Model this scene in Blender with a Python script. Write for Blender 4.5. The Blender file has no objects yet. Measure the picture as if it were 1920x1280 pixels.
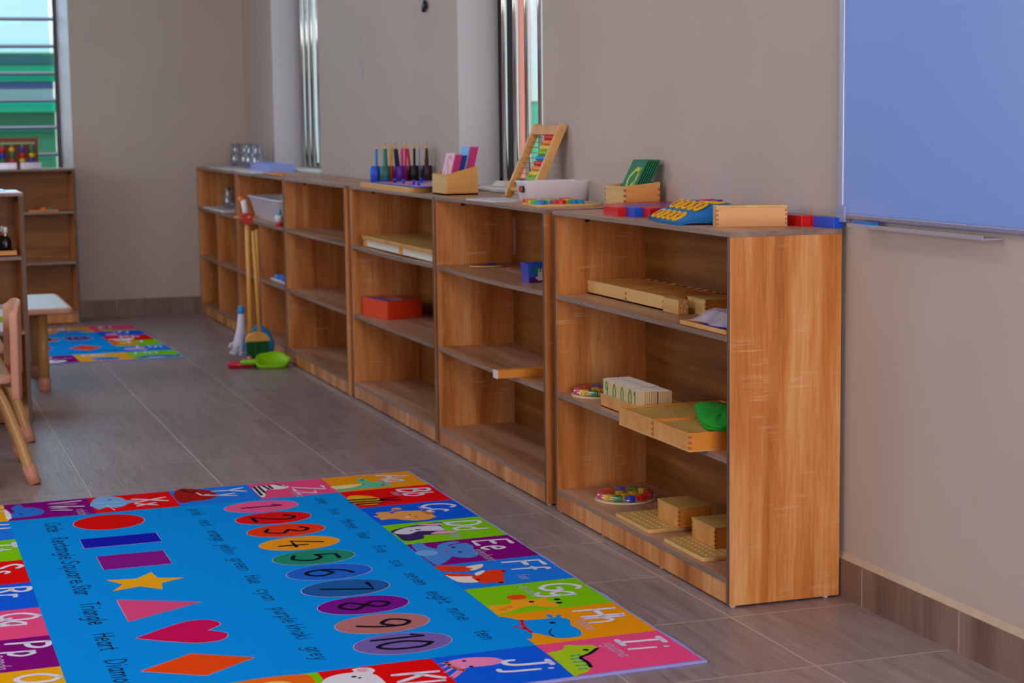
import bpy, bmesh, math, random
from math import sin, cos, pi, radians as rad
from mathutils import Vector, Matrix
random.seed(7)
S = bpy.context.scene
COL = S.collection

EXPO = 0.40
P_LN, P_LF, P_R, P_B, P_SUN, P_W = 20, 32, 104, 62, 2.0, 1.0
P_C, P_C2, C_C = 13, 5, (.95, .96, 1)
C_R = (1, .93, .92)
YR, DX0, DX1 = -5.2, -1.9, -.1
WALL_A, WALL_B = 'B8AAA2', 'C0B2AA'
FL_A, FL_B = '7A6A68', 'A6969A'
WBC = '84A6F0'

# ------------------------------------------------------------------ materials
def lin(c):
    c = c / 255.0
    return c / 12.92 if c <= 0.04045 else ((c + 0.055) / 1.055) ** 2.4
def rgb(h):
    return (lin(int(h[0:2], 16)), lin(int(h[2:4], 16)), lin(int(h[4:6], 16)), 1.0)
MATS = {}
def mat(name, color, rough=0.5, metal=0.0, trans=0.0, alpha=1.0, emit=None, estr=0.0, spec=0.5, ior=1.45, noise=0.0, nscale=40.0):
    if name in MATS: return MATS[name]
    m = bpy.data.materials.new(name); m.use_nodes = True
    nt = m.node_tree; b = nt.nodes['Principled BSDF']
    col = rgb(color) if isinstance(color, str) else color
    b.inputs['Base Color'].default_value = col
    b.inputs['Roughness'].default_value = rough
    b.inputs['Metallic'].default_value = metal
    b.inputs['Transmission Weight'].default_value = trans
    b.inputs['Alpha'].default_value = alpha
    b.inputs['Specular IOR Level'].default_value = spec
    b.inputs['IOR'].default_value = ior
    if emit:
        b.inputs['Emission Color'].default_value = rgb(emit); b.inputs['Emission Strength'].default_value = estr
    if noise > 0:
        tc = nt.nodes.new('ShaderNodeTexCoord'); n = nt.nodes.new('ShaderNodeTexNoise')
        n.inputs['Scale'].default_value = nscale; n.inputs['Detail'].default_value = 4
        nt.links.new(tc.outputs['Object'], n.inputs['Vector'])
        mx = nt.nodes.new('ShaderNodeMix'); mx.data_type = 'RGBA'
        mx.inputs['A'].default_value = tuple(c * (1 - noise) for c in col[:3]) + (1,)
        mx.inputs['B'].default_value = tuple(min(1, c * (1 + noise)) for c in col[:3]) + (1,)
        nt.links.new(n.outputs['Fac'], mx.inputs['Factor'])
        nt.links.new(mx.outputs['Result'], b.inputs['Base Color'])
    MATS[name] = m
    return m

def wood(name, c_dark, c_mid, c_light, axis='z', rough=0.45, scale=1.0, saw=0.0, bump=0.0, contrast=1.0):
    """wood with the grain running along one object axis"""
    if name in MATS: return MATS[name]
    m = bpy.data.materials.new(name); m.use_nodes = True
    nt = m.node_tree; N = nt.nodes; L = nt.links; b = N['Principled BSDF']
    tc = N.new('ShaderNodeTexCoord'); oi = N.new('ShaderNodeObjectInfo')
    off = N.new('ShaderNodeVectorMath'); off.operation = 'SCALE'
    off.inputs[0].default_value = (7.3, 5.1, 3.7); L.new(oi.outputs['Random'], off.inputs['Scale'])
    add = N.new('ShaderNodeVectorMath'); add.operation = 'ADD'
    L.new(tc.outputs['Object'], add.inputs[0]); L.new(off.outputs[0], add.inputs[1])
    mp = N.new('ShaderNodeMapping'); L.new(add.outputs[0], mp.inputs['Vector'])
    sc = {'x': (0.06, 1, 1), 'y': (1, 0.06, 1), 'z': (1, 1, 0.06)}[axis]
    mp.inputs['Scale'].default_value = tuple(s * scale for s in sc)
    n1 = N.new('ShaderNodeTexNoise'); n1.inputs['Scale'].default_value = 13; n1.inputs['Detail'].default_value = 7
    n1.inputs['Distortion'].default_value = 0.6
    L.new(mp.outputs[0], n1.inputs['Vector'])
    n2 = N.new('ShaderNodeTexNoise'); n2.inputs['Scale'].default_value = 160; n2.inputs['Detail'].default_value = 3
    L.new(mp.outputs[0], n2.inputs['Vector'])
    mixf = N.new('ShaderNodeMath'); mixf.operation = 'MULTIPLY_ADD'
    mixf.inputs[1].default_value = 0.24; L.new(n2.outputs['Fac'], mixf.inputs[0])
    s2 = N.new('ShaderNodeMath'); s2.operation = 'MULTIPLY'; s2.inputs[1].default_value = 0.76
    L.new(n1.outputs['Fac'], s2.inputs[0]); L.new(s2.outputs[0], mixf.inputs[2])
    cr = N.new('ShaderNodeValToRGB')
    e = cr.color_ramp.elements
    e[0].position = 0.5 - 0.17 / contrast; e[0].color = rgb(c_dark)
    e[1].position = 0.5 + 0.17 / contrast; e[1].color = rgb(c_light)
    k = e.new(0.5); k.color = rgb(c_mid)
    L.new(mixf.outputs[0], cr.inputs['Fac'])
    out = cr.outputs['Color']
    if saw > 0:
        mp2 = N.new('ShaderNodeMapping'); L.new(add.outputs[0], mp2.inputs['Vector'])
        mp2.inputs['Scale'].default_value = {'x': (1, .07, .07), 'y': (.07, 1, .07), 'z': (.07, .07, 1)}[axis]
        n3 = N.new('ShaderNodeTexNoise'); n3.inputs['Scale'].default_value = 130; n3.inputs['Detail'].default_value = 1
        L.new(mp2.outputs[0], n3.inputs['Vector'])
        n4 = N.new('ShaderNodeTexNoise'); n4.inputs['Scale'].default_value = 9; L.new(add.outputs[0], n4.inputs['Vector'])
        r3 = N.new('ShaderNodeMapRange'); r3.inputs['From Min'].default_value = 0.56; r3.inputs['From Max'].default_value = 0.7
        L.new(n3.outputs['Fac'], r3.inputs['Value'])
        r4 = N.new('ShaderNodeMapRange'); r4.inputs['From Min'].default_value = 0.52; r4.inputs['From Max'].default_value = 0.68
        L.new(n4.outputs['Fac'], r4.inputs['Value'])
        mu = N.new('ShaderNodeMath'); mu.operation = 'MULTIPLY'; L.new(r3.outputs[0], mu.inputs[0]); L.new(r4.outputs[0], mu.inputs[1])
        mu2 = N.new('ShaderNodeMath'); mu2.operation = 'MULTIPLY'; mu2.inputs[1].default_value = saw; L.new(mu.outputs[0], mu2.inputs[0])
        mx = N.new('ShaderNodeMix'); mx.data_type = 'RGBA'
        L.new(mu2.outputs[0], mx.inputs['Factor']); L.new(out, mx.inputs['A']); mx.inputs['B'].default_value = rgb('E8C49A')
        out = mx.outputs['Result']
    L.new(out, b.inputs['Base Color'])
    b.inputs['Roughness'].default_value = rough
    b.inputs['Specular IOR Level'].default_value = 0.35
    if bump:
        bp = N.new('ShaderNodeBump'); bp.inputs['Strength'].default_value = bump; bp.inputs['Distance'].default_value = 0.002
        L.new(n2.outputs['Fac'], bp.inputs['Height']); L.new(bp.outputs[0], b.inputs['Normal'])
    MATS[name] = m
    return m

OAK_Z = wood('sonoma_oak_upright', '9C5820', 'C87C3C', 'DEA46A', 'z', 0.42, saw=0.34, bump=.08)
OAK_Y = wood('sonoma_oak_lengthwise', '906044', 'B48466', 'CDA48A', 'y', 0.36, saw=0.2)
OAK_X = wood('sonoma_oak_crosswise', 'A3703F', 'C08C5C', 'D0A178', 'x', 0.38)
OAK_BACK = wood('sonoma_oak_back', '6E3E12', '8C561E', 'A06A30', 'y', 0.5, scale=1.4)
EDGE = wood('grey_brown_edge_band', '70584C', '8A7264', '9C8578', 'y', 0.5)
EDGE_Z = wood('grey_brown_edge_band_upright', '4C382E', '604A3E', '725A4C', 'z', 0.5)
BEECH = wood('beech', 'BE7C36', 'D6964C', 'E2AA66', 'x', 0.4, scale=1.2, contrast=.8)
BEECH_Y = wood('beech_lengthwise', 'C88A46', 'DCA25E', 'E6B676', 'y', 0.4, scale=1.2, contrast=.8)
BEECH_D = wood('beech_orange', 'C0701E', 'D98930', 'E49A44', 'x', 0.4, scale=1.2, contrast=.8)
BEECH_P = wood('beech_pale', 'C49656', 'D6AC6C', 'E0BC82', 'y', 0.45, scale=1.2, contrast=.7)
PLY = wood('plywood_lid', 'B4883E', 'C49A50', 'D0A862', 'y', 0.45, contrast=.7)
JOINT = mat('joint_dark_wood', 'A8642A', .5)
DARK = mat('black_plastic', '15130F', .5)
WHITE = mat('white_plastic', 'E8E4F0', .35)
PAPER = mat('white_paper', 'E6E4F2', .6)
STEEL = mat('stainless_steel', 'D8D2CC', .16, 1.0)
ALU = mat('aluminium', 'C8CAD4', .3, 1.0)
def clear(name, tint, rough=.03, edge=.35, face=.05):
    m = bpy.data.materials.new(name); m.use_nodes = True
    nt = m.node_tree; N = nt.nodes; L = nt.links; N.remove(N['Principled BSDF'])
    tr = N.new('ShaderNodeBsdfTransparent'); tr.inputs['Color'].default_value = rgb(tint)
    gl = N.new('ShaderNodeBsdfGlossy'); gl.inputs['Roughness'].default_value = rough
    lw = N.new('ShaderNodeLayerWeight'); lw.inputs['Blend'].default_value = .35
    mr = N.new('ShaderNodeMapRange'); mr.inputs['To Min'].default_value = face; mr.inputs['To Max'].default_value = edge
    L.new(lw.outputs['Facing'], mr.inputs['Value'])
    mx = N.new('ShaderNodeMixShader'); L.new(mr.outputs[0], mx.inputs['Fac']); L.new(tr.outputs[0], mx.inputs[1]); L.new(gl.outputs[0], mx.inputs[2])
    L.new(mx.outputs[0], N['Material Output'].inputs['Surface'])
    MATS[name] = m
    return m
GLASS = clear('clear_glass', 'F4FAFC')
FILM = clear('clear_plastic_film', 'FAFAFF', .12, .4, .08)
C = dict(red='E01010', orange='F5821E', yellow='F2C718', green='2FB43A', blue='1478D8', navy='1B2590', purple='7A1FA0', pink='E8458E', teal='1E8A7A', brown='4A2430', black='17151A', grey='8E90A0', lime='8ED416', ltblue='6FB2EA', magenta='C62474')
def pl(c, rough=.4): return mat('paint_' + c, C[c], rough)

# ------------------------------------------------------------------ mesh builder
class MB:
    def __init__(s): s.v = []; s.f = []; s.mi = []; s.sm = []; s.mats = []
    def m(s, material):
        if material not in s.mats: s.mats.append(material)
        return s.mats.index(material)
    def add(s, vs, fs, material, smooth=False):
        o = len(s.v); i = s.m(material)
        s.v += [tuple(v) for v in vs]
        for f in fs: s.f.append(tuple(o + k for k in f)); s.mi.append(i); s.sm.append(smooth)
        return s
    def box(s, a, b, material, M=None, ends=None):
        """axis-aligned box; ends maps a face ('-x','+x',...) to another material"""
        x0, y0, z0 = a; x1, y1, z1 = b
        vs = [(x0, y0, z0), (x1, y0, z0), (x1, y1, z0), (x0, y1, z0), (x0, y0, z1), (x1, y0, z1), (x1, y1, z1), (x0, y1, z1)]
        if M is not None: vs = [tuple(M @ Vector(v)) for v in vs]
        fs = {'-z': (0, 3, 2, 1), '+z': (4, 5, 6, 7), '-y': (0, 1, 5, 4), '+x': (1, 2, 6, 5), '+y': (2, 3, 7, 6), '-x': (3, 0, 4, 7)}
        o = len(s.v); s.v += vs
        for k, f in fs.items():
            s.f.append(tuple(o + i for i in f)); s.mi.append(s.m((ends or {}).get(k, material))); s.sm.append(False)
        return s
    def prism(s, poly, z0, z1, material, side=None, M=None):
        n = len(poly); side = side or material
        ar = sum(poly[i][0] * poly[(i + 1) % n][1] - poly[(i + 1) % n][0] * poly[i][1] for i in range(n))
        if ar < 0: poly = poly[::-1]
        vs = [(p[0], p[1], z0) for p in poly] + [(p[0], p[1], z1) for p in poly]
        if M is not None: vs = [tuple(M @ Vector(v)) for v in vs]
        s.add(vs, [tuple(range(n - 1, -1, -1)), tuple(range(n, 2 * n))], material)
        o = len(s.v) - 2 * n; i = s.m(side)
        for k in range(n):
            s.f.append((o + k, o + (k + 1) % n, o + n + (k + 1) % n, o + n + k)); s.mi.append(i); s.sm.append(n > 10)
        return s
    def tube(s, pts, r, material, n=12, cap=True):
        pts = [Vector(p) for p in pts]; rr = r if isinstance(r, (list, tuple)) else [r] * len(pts)
        up = None; vs = []
        for i, p in enumerate(pts):
            t = (pts[min(i + 1, len(pts) - 1)] - pts[max(i - 1, 0)]).normalized()
            if up is None: up = t.orthogonal().normalized()
            up = (up - t * up.dot(t)).normalized(); w = t.cross(up)
            for k in range(n):
                a = 2 * pi * k / n; vs.append(p + (up * cos(a) + w * sin(a)) * rr[i])
        fs = []
        for i in range(len(pts) - 1):
            for k in range(n): fs.append((i * n + k, i * n + (k + 1) % n, (i + 1) * n + (k + 1) % n, (i + 1) * n + k))
        s.add(vs, fs, material, True)
        if cap:
            o = len(s.v) - len(vs); i = s.m(material)
            for f in (tuple(o + k for k in range(n - 1, -1, -1)), tuple(o + len(vs) - n + k for k in range(n))):
                s.f.append(f); s.mi.append(i); s.sm.append(False)
        return s
    def lathe(s, prof, material, cx=0, cy=0, n=28, smooth=True, M=None):
        vs = []
        for r, z in prof:
            for k in range(n):
                a = 2 * pi * k / n; vs.append((cx + r * cos(a), cy + r * sin(a), z))
        if M is not None: vs = [tuple(M @ Vector(v)) for v in vs]
        fs = [(i * n + k, i * n + (k + 1) % n, (i + 1) * n + (k + 1) % n, (i + 1) * n + k) for i in range(len(prof) - 1) for k in range(n)]
        s.add(vs, fs, material, smooth)
        o = len(s.v) - len(vs); i = s.m(material)
        if prof[0][0] > 1e-6: s.f.append(tuple(o + k for k in range(n - 1, -1, -1))); s.mi.append(i); s.sm.append(False)
        if prof[-1][0] > 1e-6: s.f.append(tuple(o + len(vs) - n + k for k in range(n))); s.mi.append(i); s.sm.append(False)
        return s
    def build(s, name, parent=None, loc=None, rotz=0.0, bevel=0.0, seg=2):
        me = bpy.data.meshes.new(name)
        me.from_pydata(s.v, [], s.f)
        for m_ in s.mats: me.materials.append(m_)
        me.polygons.foreach_set('material_index', s.mi)
        me.polygons.foreach_set('use_smooth', s.sm)
        me.update()
        o = bpy.data.objects.new(name, me); COL.objects.link(o)
        if parent: o.parent = parent
        if loc: o.location = loc
        if rotz: o.rotation_euler.z = rotz
        if bevel > 0:
            b = o.modifiers.new('bevel', 'BEVEL'); b.width = bevel; b.segments = seg; b.limit_method = 'ANGLE'; b.angle_limit = rad(40)
        return o
def bx(a, b, m, ends=None): return MB().box(a, b, m, None, ends)

def tag(o, label, cat, group=None):
    o['label'] = label; o['category'] = cat
    if group: o['group'] = group
    return o
def thing(name, label, cat, loc=(0, 0, 0), rotz=0.0, group=None):
    o = bpy.data.objects.new(name, None); COL.objects.link(o)
    o.empty_display_size = .05; o.location = loc; o.rotation_euler.z = rotz
    return tag(o, label, cat, group)
def struct(o): o['kind'] = 'structure'; return o
def dup(root, loc=None, rotz=None, label=None, group=None):
    def cp(o, parent):
        c = o.copy(); COL.objects.link(c)
        if parent: c.parent = parent
        for ch in list(o.children): cp(ch, c)
        return c
    r = cp(root, None)
    if loc: r.location = loc
    if rotz is not None: r.rotation_euler.z = rotz
    if label: r['label'] = label
    if group: r['group'] = group
    return r
def rrect(cx, cy, w, h, r, n=5):
    p = []
    for (sx, sy, a0) in ((1, 1, 0), (-1, 1, 90), (-1, -1, 180), (1, -1, 270)):
        for k in range(n + 1):
            a = rad(a0 + 90 * k / n)
            p.append((cx + sx * (w / 2 - r) + r * cos(a), cy + sy * (h / 2 - r) + r * sin(a)))
    return p
def ell(cx, cy, rx, ry, n=28, a0=0): return [(cx + rx * cos(a0 + 2 * pi * k / n), cy + ry * sin(a0 + 2 * pi * k / n)) for k in range(n)]
def smooth(pts, closed=False, k=5):
    n = len(pts); out = []
    rng = range(n) if closed else range(n - 1)
    for i in rng:
        g = (lambda j: pts[j % n]) if closed else (lambda j: pts[min(max(j, 0), n - 1)])
        p0, p1, p2, p3 = g(i - 1), g(i), g(i + 1), g(i + 2)
        for q in range(k):
            t = q / k
            out.append(tuple(.5 * (2 * b + (c - a) * t + (2 * a - 5 * b + 4 * c - d) * t * t + (3 * b - a - 3 * c + d) * t ** 3) for a, b, c, d in zip(p0, p1, p2, p3)))
    if not closed: out.append(tuple(pts[-1]))
    return out
def strip(pts, w):
    """outline polygons of a stroke of width w with round ends: quads and end discs"""
    polys = []
    h = w / 2; n = len(pts); Ls = []; Rs = []
    for i in range(n):
        a = pts[max(i - 1, 0)]; b = pts[min(i + 1, n - 1)]
        dx, dy = b[0] - a[0], b[1] - a[1]; l = math.hypot(dx, dy) or 1e-9
        nx, ny = -dy / l * h, dx / l * h
        Ls.append((pts[i][0] + nx, pts[i][1] + ny)); Rs.append((pts[i][0] - nx, pts[i][1] - ny))
    for i in range(n - 1): polys.append([Rs[i], Rs[i + 1], Ls[i + 1], Ls[i]])
    for p in (pts[0], pts[-1]): polys.append(ell(p[0], p[1], h, h, 8))
    return polys

# ------------------------------------------------------------------ hand-lettered stroke alphabet (x-height 5, cap 8)
s_, l_ = 's', 'l'
GL = {
 'a': (5, [(s_, [(4, 4.2), (2.3, 5), (.4, 2.5), (2, 0), (4, 1.8)]), (l_, [(4.1, 5), (4.1, .6), (4.6, 0)])]),
 'b': (5, [(l_, [(.6, 8), (.6, 0)]), (s_, [(.6, 3.5), (2.4, 5), (4.2, 2.6), (2.6, 0), (.6, 1)])]),
 'c': (4.4, [(s_, [(3.8, 4.2), (2.2, 5), (.4, 2.5), (2.2, 0), (3.9, .9)])]),
 'd': (5, [(l_, [(4.2, 8), (4.2, 0)]), (s_, [(4.2, 3.8), (2.4, 5), (.4, 2.5), (2.2, 0), (4.2, 1.4)])]),
 'e': (4.8, [(s_, [(.5, 2.6), (2.3, 2.7), (4.1, 3), (3.4, 4.6), (2.1, 5), (.5, 3), (1, .7), (2.4, 0), (4, .8)])]),
 'f': (3.6, [(s_, [(3.3, 7.4), (2.4, 8), (1.5, 6.8), (1.4, 4), (1.4, 0)]), (l_, [(.3, 4.7), (2.9, 4.7)])]),
 'g': (5, [(s_, [(4, 4.2), (2.3, 5), (.4, 2.7), (2, .4), (4, 2.2)]), (s_, [(4.1, 5), (4.1, 0), (3.6, -2.2), (2, -2.8), (.5, -2)])]),
 'h': (4.8, [(l_, [(.6, 8), (.6, 0)]), (s_, [(.6, 3), (2.3, 5), (4, 3.6), (4.1, 0)])]),
 'i': (2, [(l_, [(.8, 5), (.8, 0)]), (l_, [(.9, 7.2), (.9, 7.4)])]),
 'j': (2.6, [(s_, [(1.6, 5), (1.6, 0), (1, -2.4), (-.4, -2.4)]), (l_, [(1.7, 7.2), (1.7, 7.4)])]),
 'k': (4.4, [(l_, [(.6, 8), (.6, 0)]), (l_, [(3.6, 5), (.6, 2.2)]), (l_, [(1.6, 3), (3.9, 0)])]),
 'l': (2, [(l_, [(.8, 8), (.8, 0)])]),
 'm': (7.2, [(l_, [(.6, 5), (.6, 0)]), (s_, [(.6, 3), (2, 5), (3.4, 3.6), (3.5, 0)]), (s_, [(3.5, 3), (5, 5), (6.3, 3.6), (6.4, 0)])]),
 'n': (4.8, [(l_, [(.6, 5), (.6, 0)]), (s_, [(.6, 3), (2.3, 5), (4, 3.6), (4.1, 0)])]),
 'o': (4.8, [(s_, [(2.3, 5), (.4, 2.5), (2.3, 0), (4.3, 2.5), (2.3, 5)])]),
 'p': (5, [(l_, [(.6, 5), (.6, -3)]), (s_, [(.6, 3.8), (2.4, 5), (4.2, 2.6), (2.4, 0), (.6, 1.2)])]),
 'q': (5, [(s_, [(4, 4.2), (2.3, 5), (.4, 2.5), (2, 0), (4, 1.8)]), (l_, [(4.1, 5), (4.1, -3)])]),
 'r': (3.6, [(l_, [(.6, 5), (.6, 0)]), (s_, [(.6, 2.8), (1.8, 4.8), (3.2, 4.7)])]),
 's': (4.2, [(s_, [(3.5, 4.3), (2.1, 5), (.7, 4), (2.1, 2.6), (3.6, 1.3), (2, 0), (.4, .8)])]),
 't': (3.4, [(s_, [(1.5, 7), (1.4, 2), (1.7, .3), (3, .3)]), (l_, [(.2, 4.9), (2.9, 4.9)])]),
 'u': (4.8, [(s_, [(.6, 5), (.6, 1.6), (2.1, 0), (4, 1.8)]), (l_, [(4.1, 5), (4.1, 0)])]),
 'v': (4.4, [(l_, [(.3, 5), (2.1, 0), (4, 5)])]),
 'w': (6.4, [(l_, [(.3, 5), (1.7, 0), (3.1, 4.4), (4.5, 0), (6, 5)])]),
 'x': (4.4, [(l_, [(.4, 5), (3.9, 0)]), (l_, [(3.9, 5), (.4, 0)])]),
 'y': (4.6, [(l_, [(.4, 5), (2.3, .4)]), (s_, [(4.2, 5), (2.3, .4), (1.2, -2.4), (0, -2.7)])]),
 'z': (4.4, [(l_, [(.4, 5), (3.8, 5), (.4, 0), (4, 0)])]),
 'A': (6.4, [(l_, [(.3, 0), (3, 8), (5.8, 0)]), (l_, [(1.3, 2.6), (4.8, 2.6)])]),
 'B': (5.8, [(l_, [(.7, 0), (.7, 8)]), (s_, [(.7, 8), (3.4, 7.8), (4.4, 6.2), (3, 4.5), (.8, 4.3)]), (s_, [(.8, 4.3), (4, 4), (5, 2.2), (3.6, .3), (.7, 0)])]),
 'C': (6, [(s_, [(5.2, 6.8), (3.3, 8), (.9, 6), (.7, 2.2), (3, 0), (5.3, 1.2)])]),
 'D': (6.2, [(l_, [(.7, 0), (.7, 8)]), (s_, [(.7, 8), (3.6, 7.5), (5.4, 4), (3.6, .5), (.7, 0)])]),
 'E': (5.4, [(l_, [(4.8, 8), (.7, 8), (.7, 0), (4.9, 0)]), (l_, [(.7, 4.2), (4, 4.2)])]),
 'F': (5.2, [(l_, [(4.8, 8), (.7, 8), (.7, 0)]), (l_, [(.7, 4.2), (4, 4.2)])]),
 'G': (6.4, [(s_, [(5.3, 6.9), (3.4, 8), (.9, 6), (.7, 2.2), (3, 0), (5.2, 1), (5.5, 3.6)]), (l_, [(5.5, 3.6), (3.4, 3.6)])]),
 'H': (6.2, [(l_, [(.7, 0), (.7, 8)]), (l_, [(5.3, 0), (5.3, 8)]), (l_, [(.7, 4.1), (5.3, 4.1)])]),
 'I': (4.6, [(l_, [(2.2, 0), (2.2, 8)]), (l_, [(.5, 8), (4, 8)]), (l_, [(.5, 0), (4, 0)])]),
 'J': (5, [(s_, [(3.6, 8), (3.6, 2), (2.4, .1), (.8, .4), (.4, 2)]), (l_, [(2, 8), (4.8, 8)])]),
 'K': (5.6, [(l_, [(.7, 0), (.7, 8)]), (l_, [(4.7, 8), (.8, 3.6)]), (l_, [(2, 4.8), (5, 0)])]),
 'L': (5, [(l_, [(.7, 8), (.7, 0), (4.6, 0)])]),
 'M': (7.4, [(l_, [(.6, 0), (1.2, 8), (3.5, 2.6), (5.9, 8), (6.6, 0)])]),
 'N': (6.2, [(l_, [(.7, 0), (.7, 8), (5.2, 0), (5.2, 8)])]),
 'O': (6.6, [(s_, [(3.2, 8), (.7, 5), (1.2, 1.4), (3.3, 0), (5.6, 2), (5.4, 6.2), (3.2, 8)])]),
 'P': (5.6, [(l_, [(.7, 0), (.7, 8)]), (s_, [(.7, 8), (3.6, 7.8), (4.8, 6), (3.4, 4.1), (.8, 3.8)])]),
 'Q': (6.8, [(s_, [(3.2, 8), (.7, 5), (1.2, 1.4), (3.3, 0), (5.6, 2), (5.4, 6.2), (3.2, 8)]), (l_, [(4, 2), (6.2, -.4)])]),
 'R': (5.8, [(l_, [(.7, 0), (.7, 8)]), (s_, [(.7, 8), (3.6, 7.8), (4.7, 6.1), (3.4, 4.3), (.8, 4)]), (l_, [(2.6, 4.1), (5.2, 0)])]),
 'S': (5.4, [(s_, [(4.6, 6.9), (2.8, 8), (.9, 6.6), (2.2, 4.6), (4.3, 3), (4, .9), (2.2, 0), (.5, 1.1)])]),
 'T': (5.6, [(l_, [(2.7, 0), (2.7, 8)]), (l_, [(.2, 8), (5.2, 8)])]),
 'U': (6, [(s_, [(.7, 8), (.7, 2.6), (2.8, 0), (5, 2.4), (5.2, 8)])]),
 'V': (5.8, [(l_, [(.3, 8), (2.8, 0), (5.4, 8)])]),
 'W': (8, [(l_, [(.3, 8), (2, 0), (3.9, 6.6), (5.7, 0), (7.5, 8)])]),
 'X': (5.8, [(l_, [(.5, 8), (5.2, 0)]), (l_, [(5.2, 8), (.5, 0)])]),
 'Y': (5.6, [(l_, [(.3, 8), (2.7, 4)]), (l_, [(5.2, 8), (2.7, 4), (2.7, 0)])]),
 'Z': (5.6, [(l_, [(.5, 8), (5, 8), (.4, 0), (5.2, 0)])]),
 '0': (5.6, [(s_, [(2.7, 8), (.6, 5), (.9, 1.6), (2.7, 0), (4.6, 2), (4.7, 6), (2.7, 8)])]),
 '1': (3, [(l_, [(.4, 6.4), (1.8, 8), (1.8, 0)])]),
 '2': (5.4, [(s_, [(.6, 6.4), (2.4, 8), (4.4, 6.4), (3.4, 3.6), (.5, 0)]), (l_, [(.5, 0), (5, .2)])]),
 '3': (5.2, [(s_, [(.6, 7), (2.4, 8), (4.2, 6.4), (2, 4.4)]), (s_, [(2, 4.4), (4.6, 2.8), (3, .1), (.4, .9)])]),
 '4': (5.6, [(l_, [(3, 8), (.4, 2.8), (5.2, 2.8)]), (l_, [(3.9, 5), (3.7, 0)])]),
 '5': (5.2, [(l_, [(4.4, 8), (1.2, 8), (.8, 4.6)]), (s_, [(.8, 4.6), (3, 5), (4.6, 3), (3, .2), (.4, .8)])]),
 '6': (5.4, [(s_, [(4.2, 7.6), (2, 6.4), (.6, 3), (1.6, .3), (3.6, .3), (4.6, 2.2), (3, 4.4), (.9, 3)])]),
 '7': (5.2, [(l_, [(.4, 8), (4.8, 8), (2, 0)])]),
 '8': (5.4, [(s_, [(2.6, 4.2), (.9, 6), (2.6, 8), (4.3, 6.2), (2.6, 4.2), (.6, 2), (2.6, 0), (4.7, 2), (2.6, 4.2)])]),
 '9': (5.4, [(s_, [(4.4, 5.6), (2.6, 3.8), (.7, 5.6), (2.4, 8), (4.4, 6.6), (4.2, 3), (2.8, 0)])]),
}
def text_strokes(txt, size, slant=0.0, gap=.8, wid=1.0):
    """list of smoothed strokes for txt with cap height = size, and the total width"""
    k = size / 8.0; x = 0; out = []
    for ch in txt:
        if ch == ' ': x += 4 * wid; continue
        w, st = GL[ch]
        for kind, pts in st:
            p = smooth(pts, k=4) if kind == 's' else pts
            out.append([((x + a * wid + b * slant) * k, b * k) for a, b in p])
        x += (w + gap) * wid
    return out, x * k
# ------------------------------------------------------------------ camera
cam = bpy.data.cameras.new('camera'); co = bpy.data.objects.new('camera', cam); COL.objects.link(co)
co.location = (-1.7987, -3.7231, 1.1178); co.rotation_euler = (1.45069929, 0.01235674, -0.332725)
cam.sensor_width = 36.0; cam.lens = 3446.516 / 1920 * 36.0; cam.clip_end = 200
cam.dof.use_dof = True; cam.dof.focus_distance = 4.45; cam.dof.aperture_fstop = 6.0
S.camera = co
S.view_settings.view_transform = 'Standard'; S.view_settings.look = 'None'
S.view_settings.gamma = 1.0; S.view_settings.use_curve_mapping = False
S.view_settings.exposure = EXPO
S.cycles.use_denoising = True
S.cycles.max_bounces = 8; S.cycles.diffuse_bounces = 4; S.cycles.transparent_max_bounces = 16
S.cycles.sample_clamp_indirect = 6.0; S.cycles.caustics_reflective = False; S.cycles.caustics_refractive = False

# ------------------------------------------------------------------ daylight and added overhead fill
w = bpy.data.worlds.new('sky'); S.world = w; w.use_nodes = True
bg = w.node_tree.nodes['Background']; bg.inputs['Color'].default_value = (.86, .96, 1, 1); bg.inputs['Strength'].default_value = P_W
def area(name, loc, rot, sx, sy, power, color):
    l = bpy.data.lights.new(name, 'AREA'); l.shape = 'RECTANGLE'; l.size = sx; l.size_y = sy; l.energy = power; l.color = color
    o = bpy.data.objects.new(name, l); COL.objects.link(o); o.location = loc; o.rotation_euler = rot
    return o
area('daylight_left_window_near', (-4.68, -.6, 1.7), (0, rad(-90), 0), 1.5, 2.4, P_LN, (1, .95, .98))
area('daylight_left_window_far', (-4.68, 4.3, 1.7), (0, rad(-90), 0), 1.5, 2.4, P_LF, (.93, .95, 1))
area('daylight_rear_door', ((DX0 + DX1) / 2, YR - .15, 1.3), (rad(90), 0, 0), DX1 - DX0 - .1, 2.3, P_R, C_R)
sl = bpy.data.lights.new('sun', 'SUN'); sl.energy = P_SUN; sl.angle = rad(2); so = bpy.data.objects.new('sun', sl); COL.objects.link(so); so.rotation_euler = (rad(32), 0, 0)
area('overhead_fill_near', (-1.9, .9, 2.95), (0, 0, 0), .5, 2.2, P_C, C_C)  # added fill without a fixture, brightens the unit tops, floor and walls
area('overhead_fill_far', (-1.9, 4.4, 2.95), (0, 0, 0), .5, 2.2, P_C2, C_C)  # weaker added fill over the far half of the room
area('daylight_back_window', (-2, 8.4, 2.35), (rad(-62), 0, 0), 2.3, 1.4, P_B, (.62, .78, 1))

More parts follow.
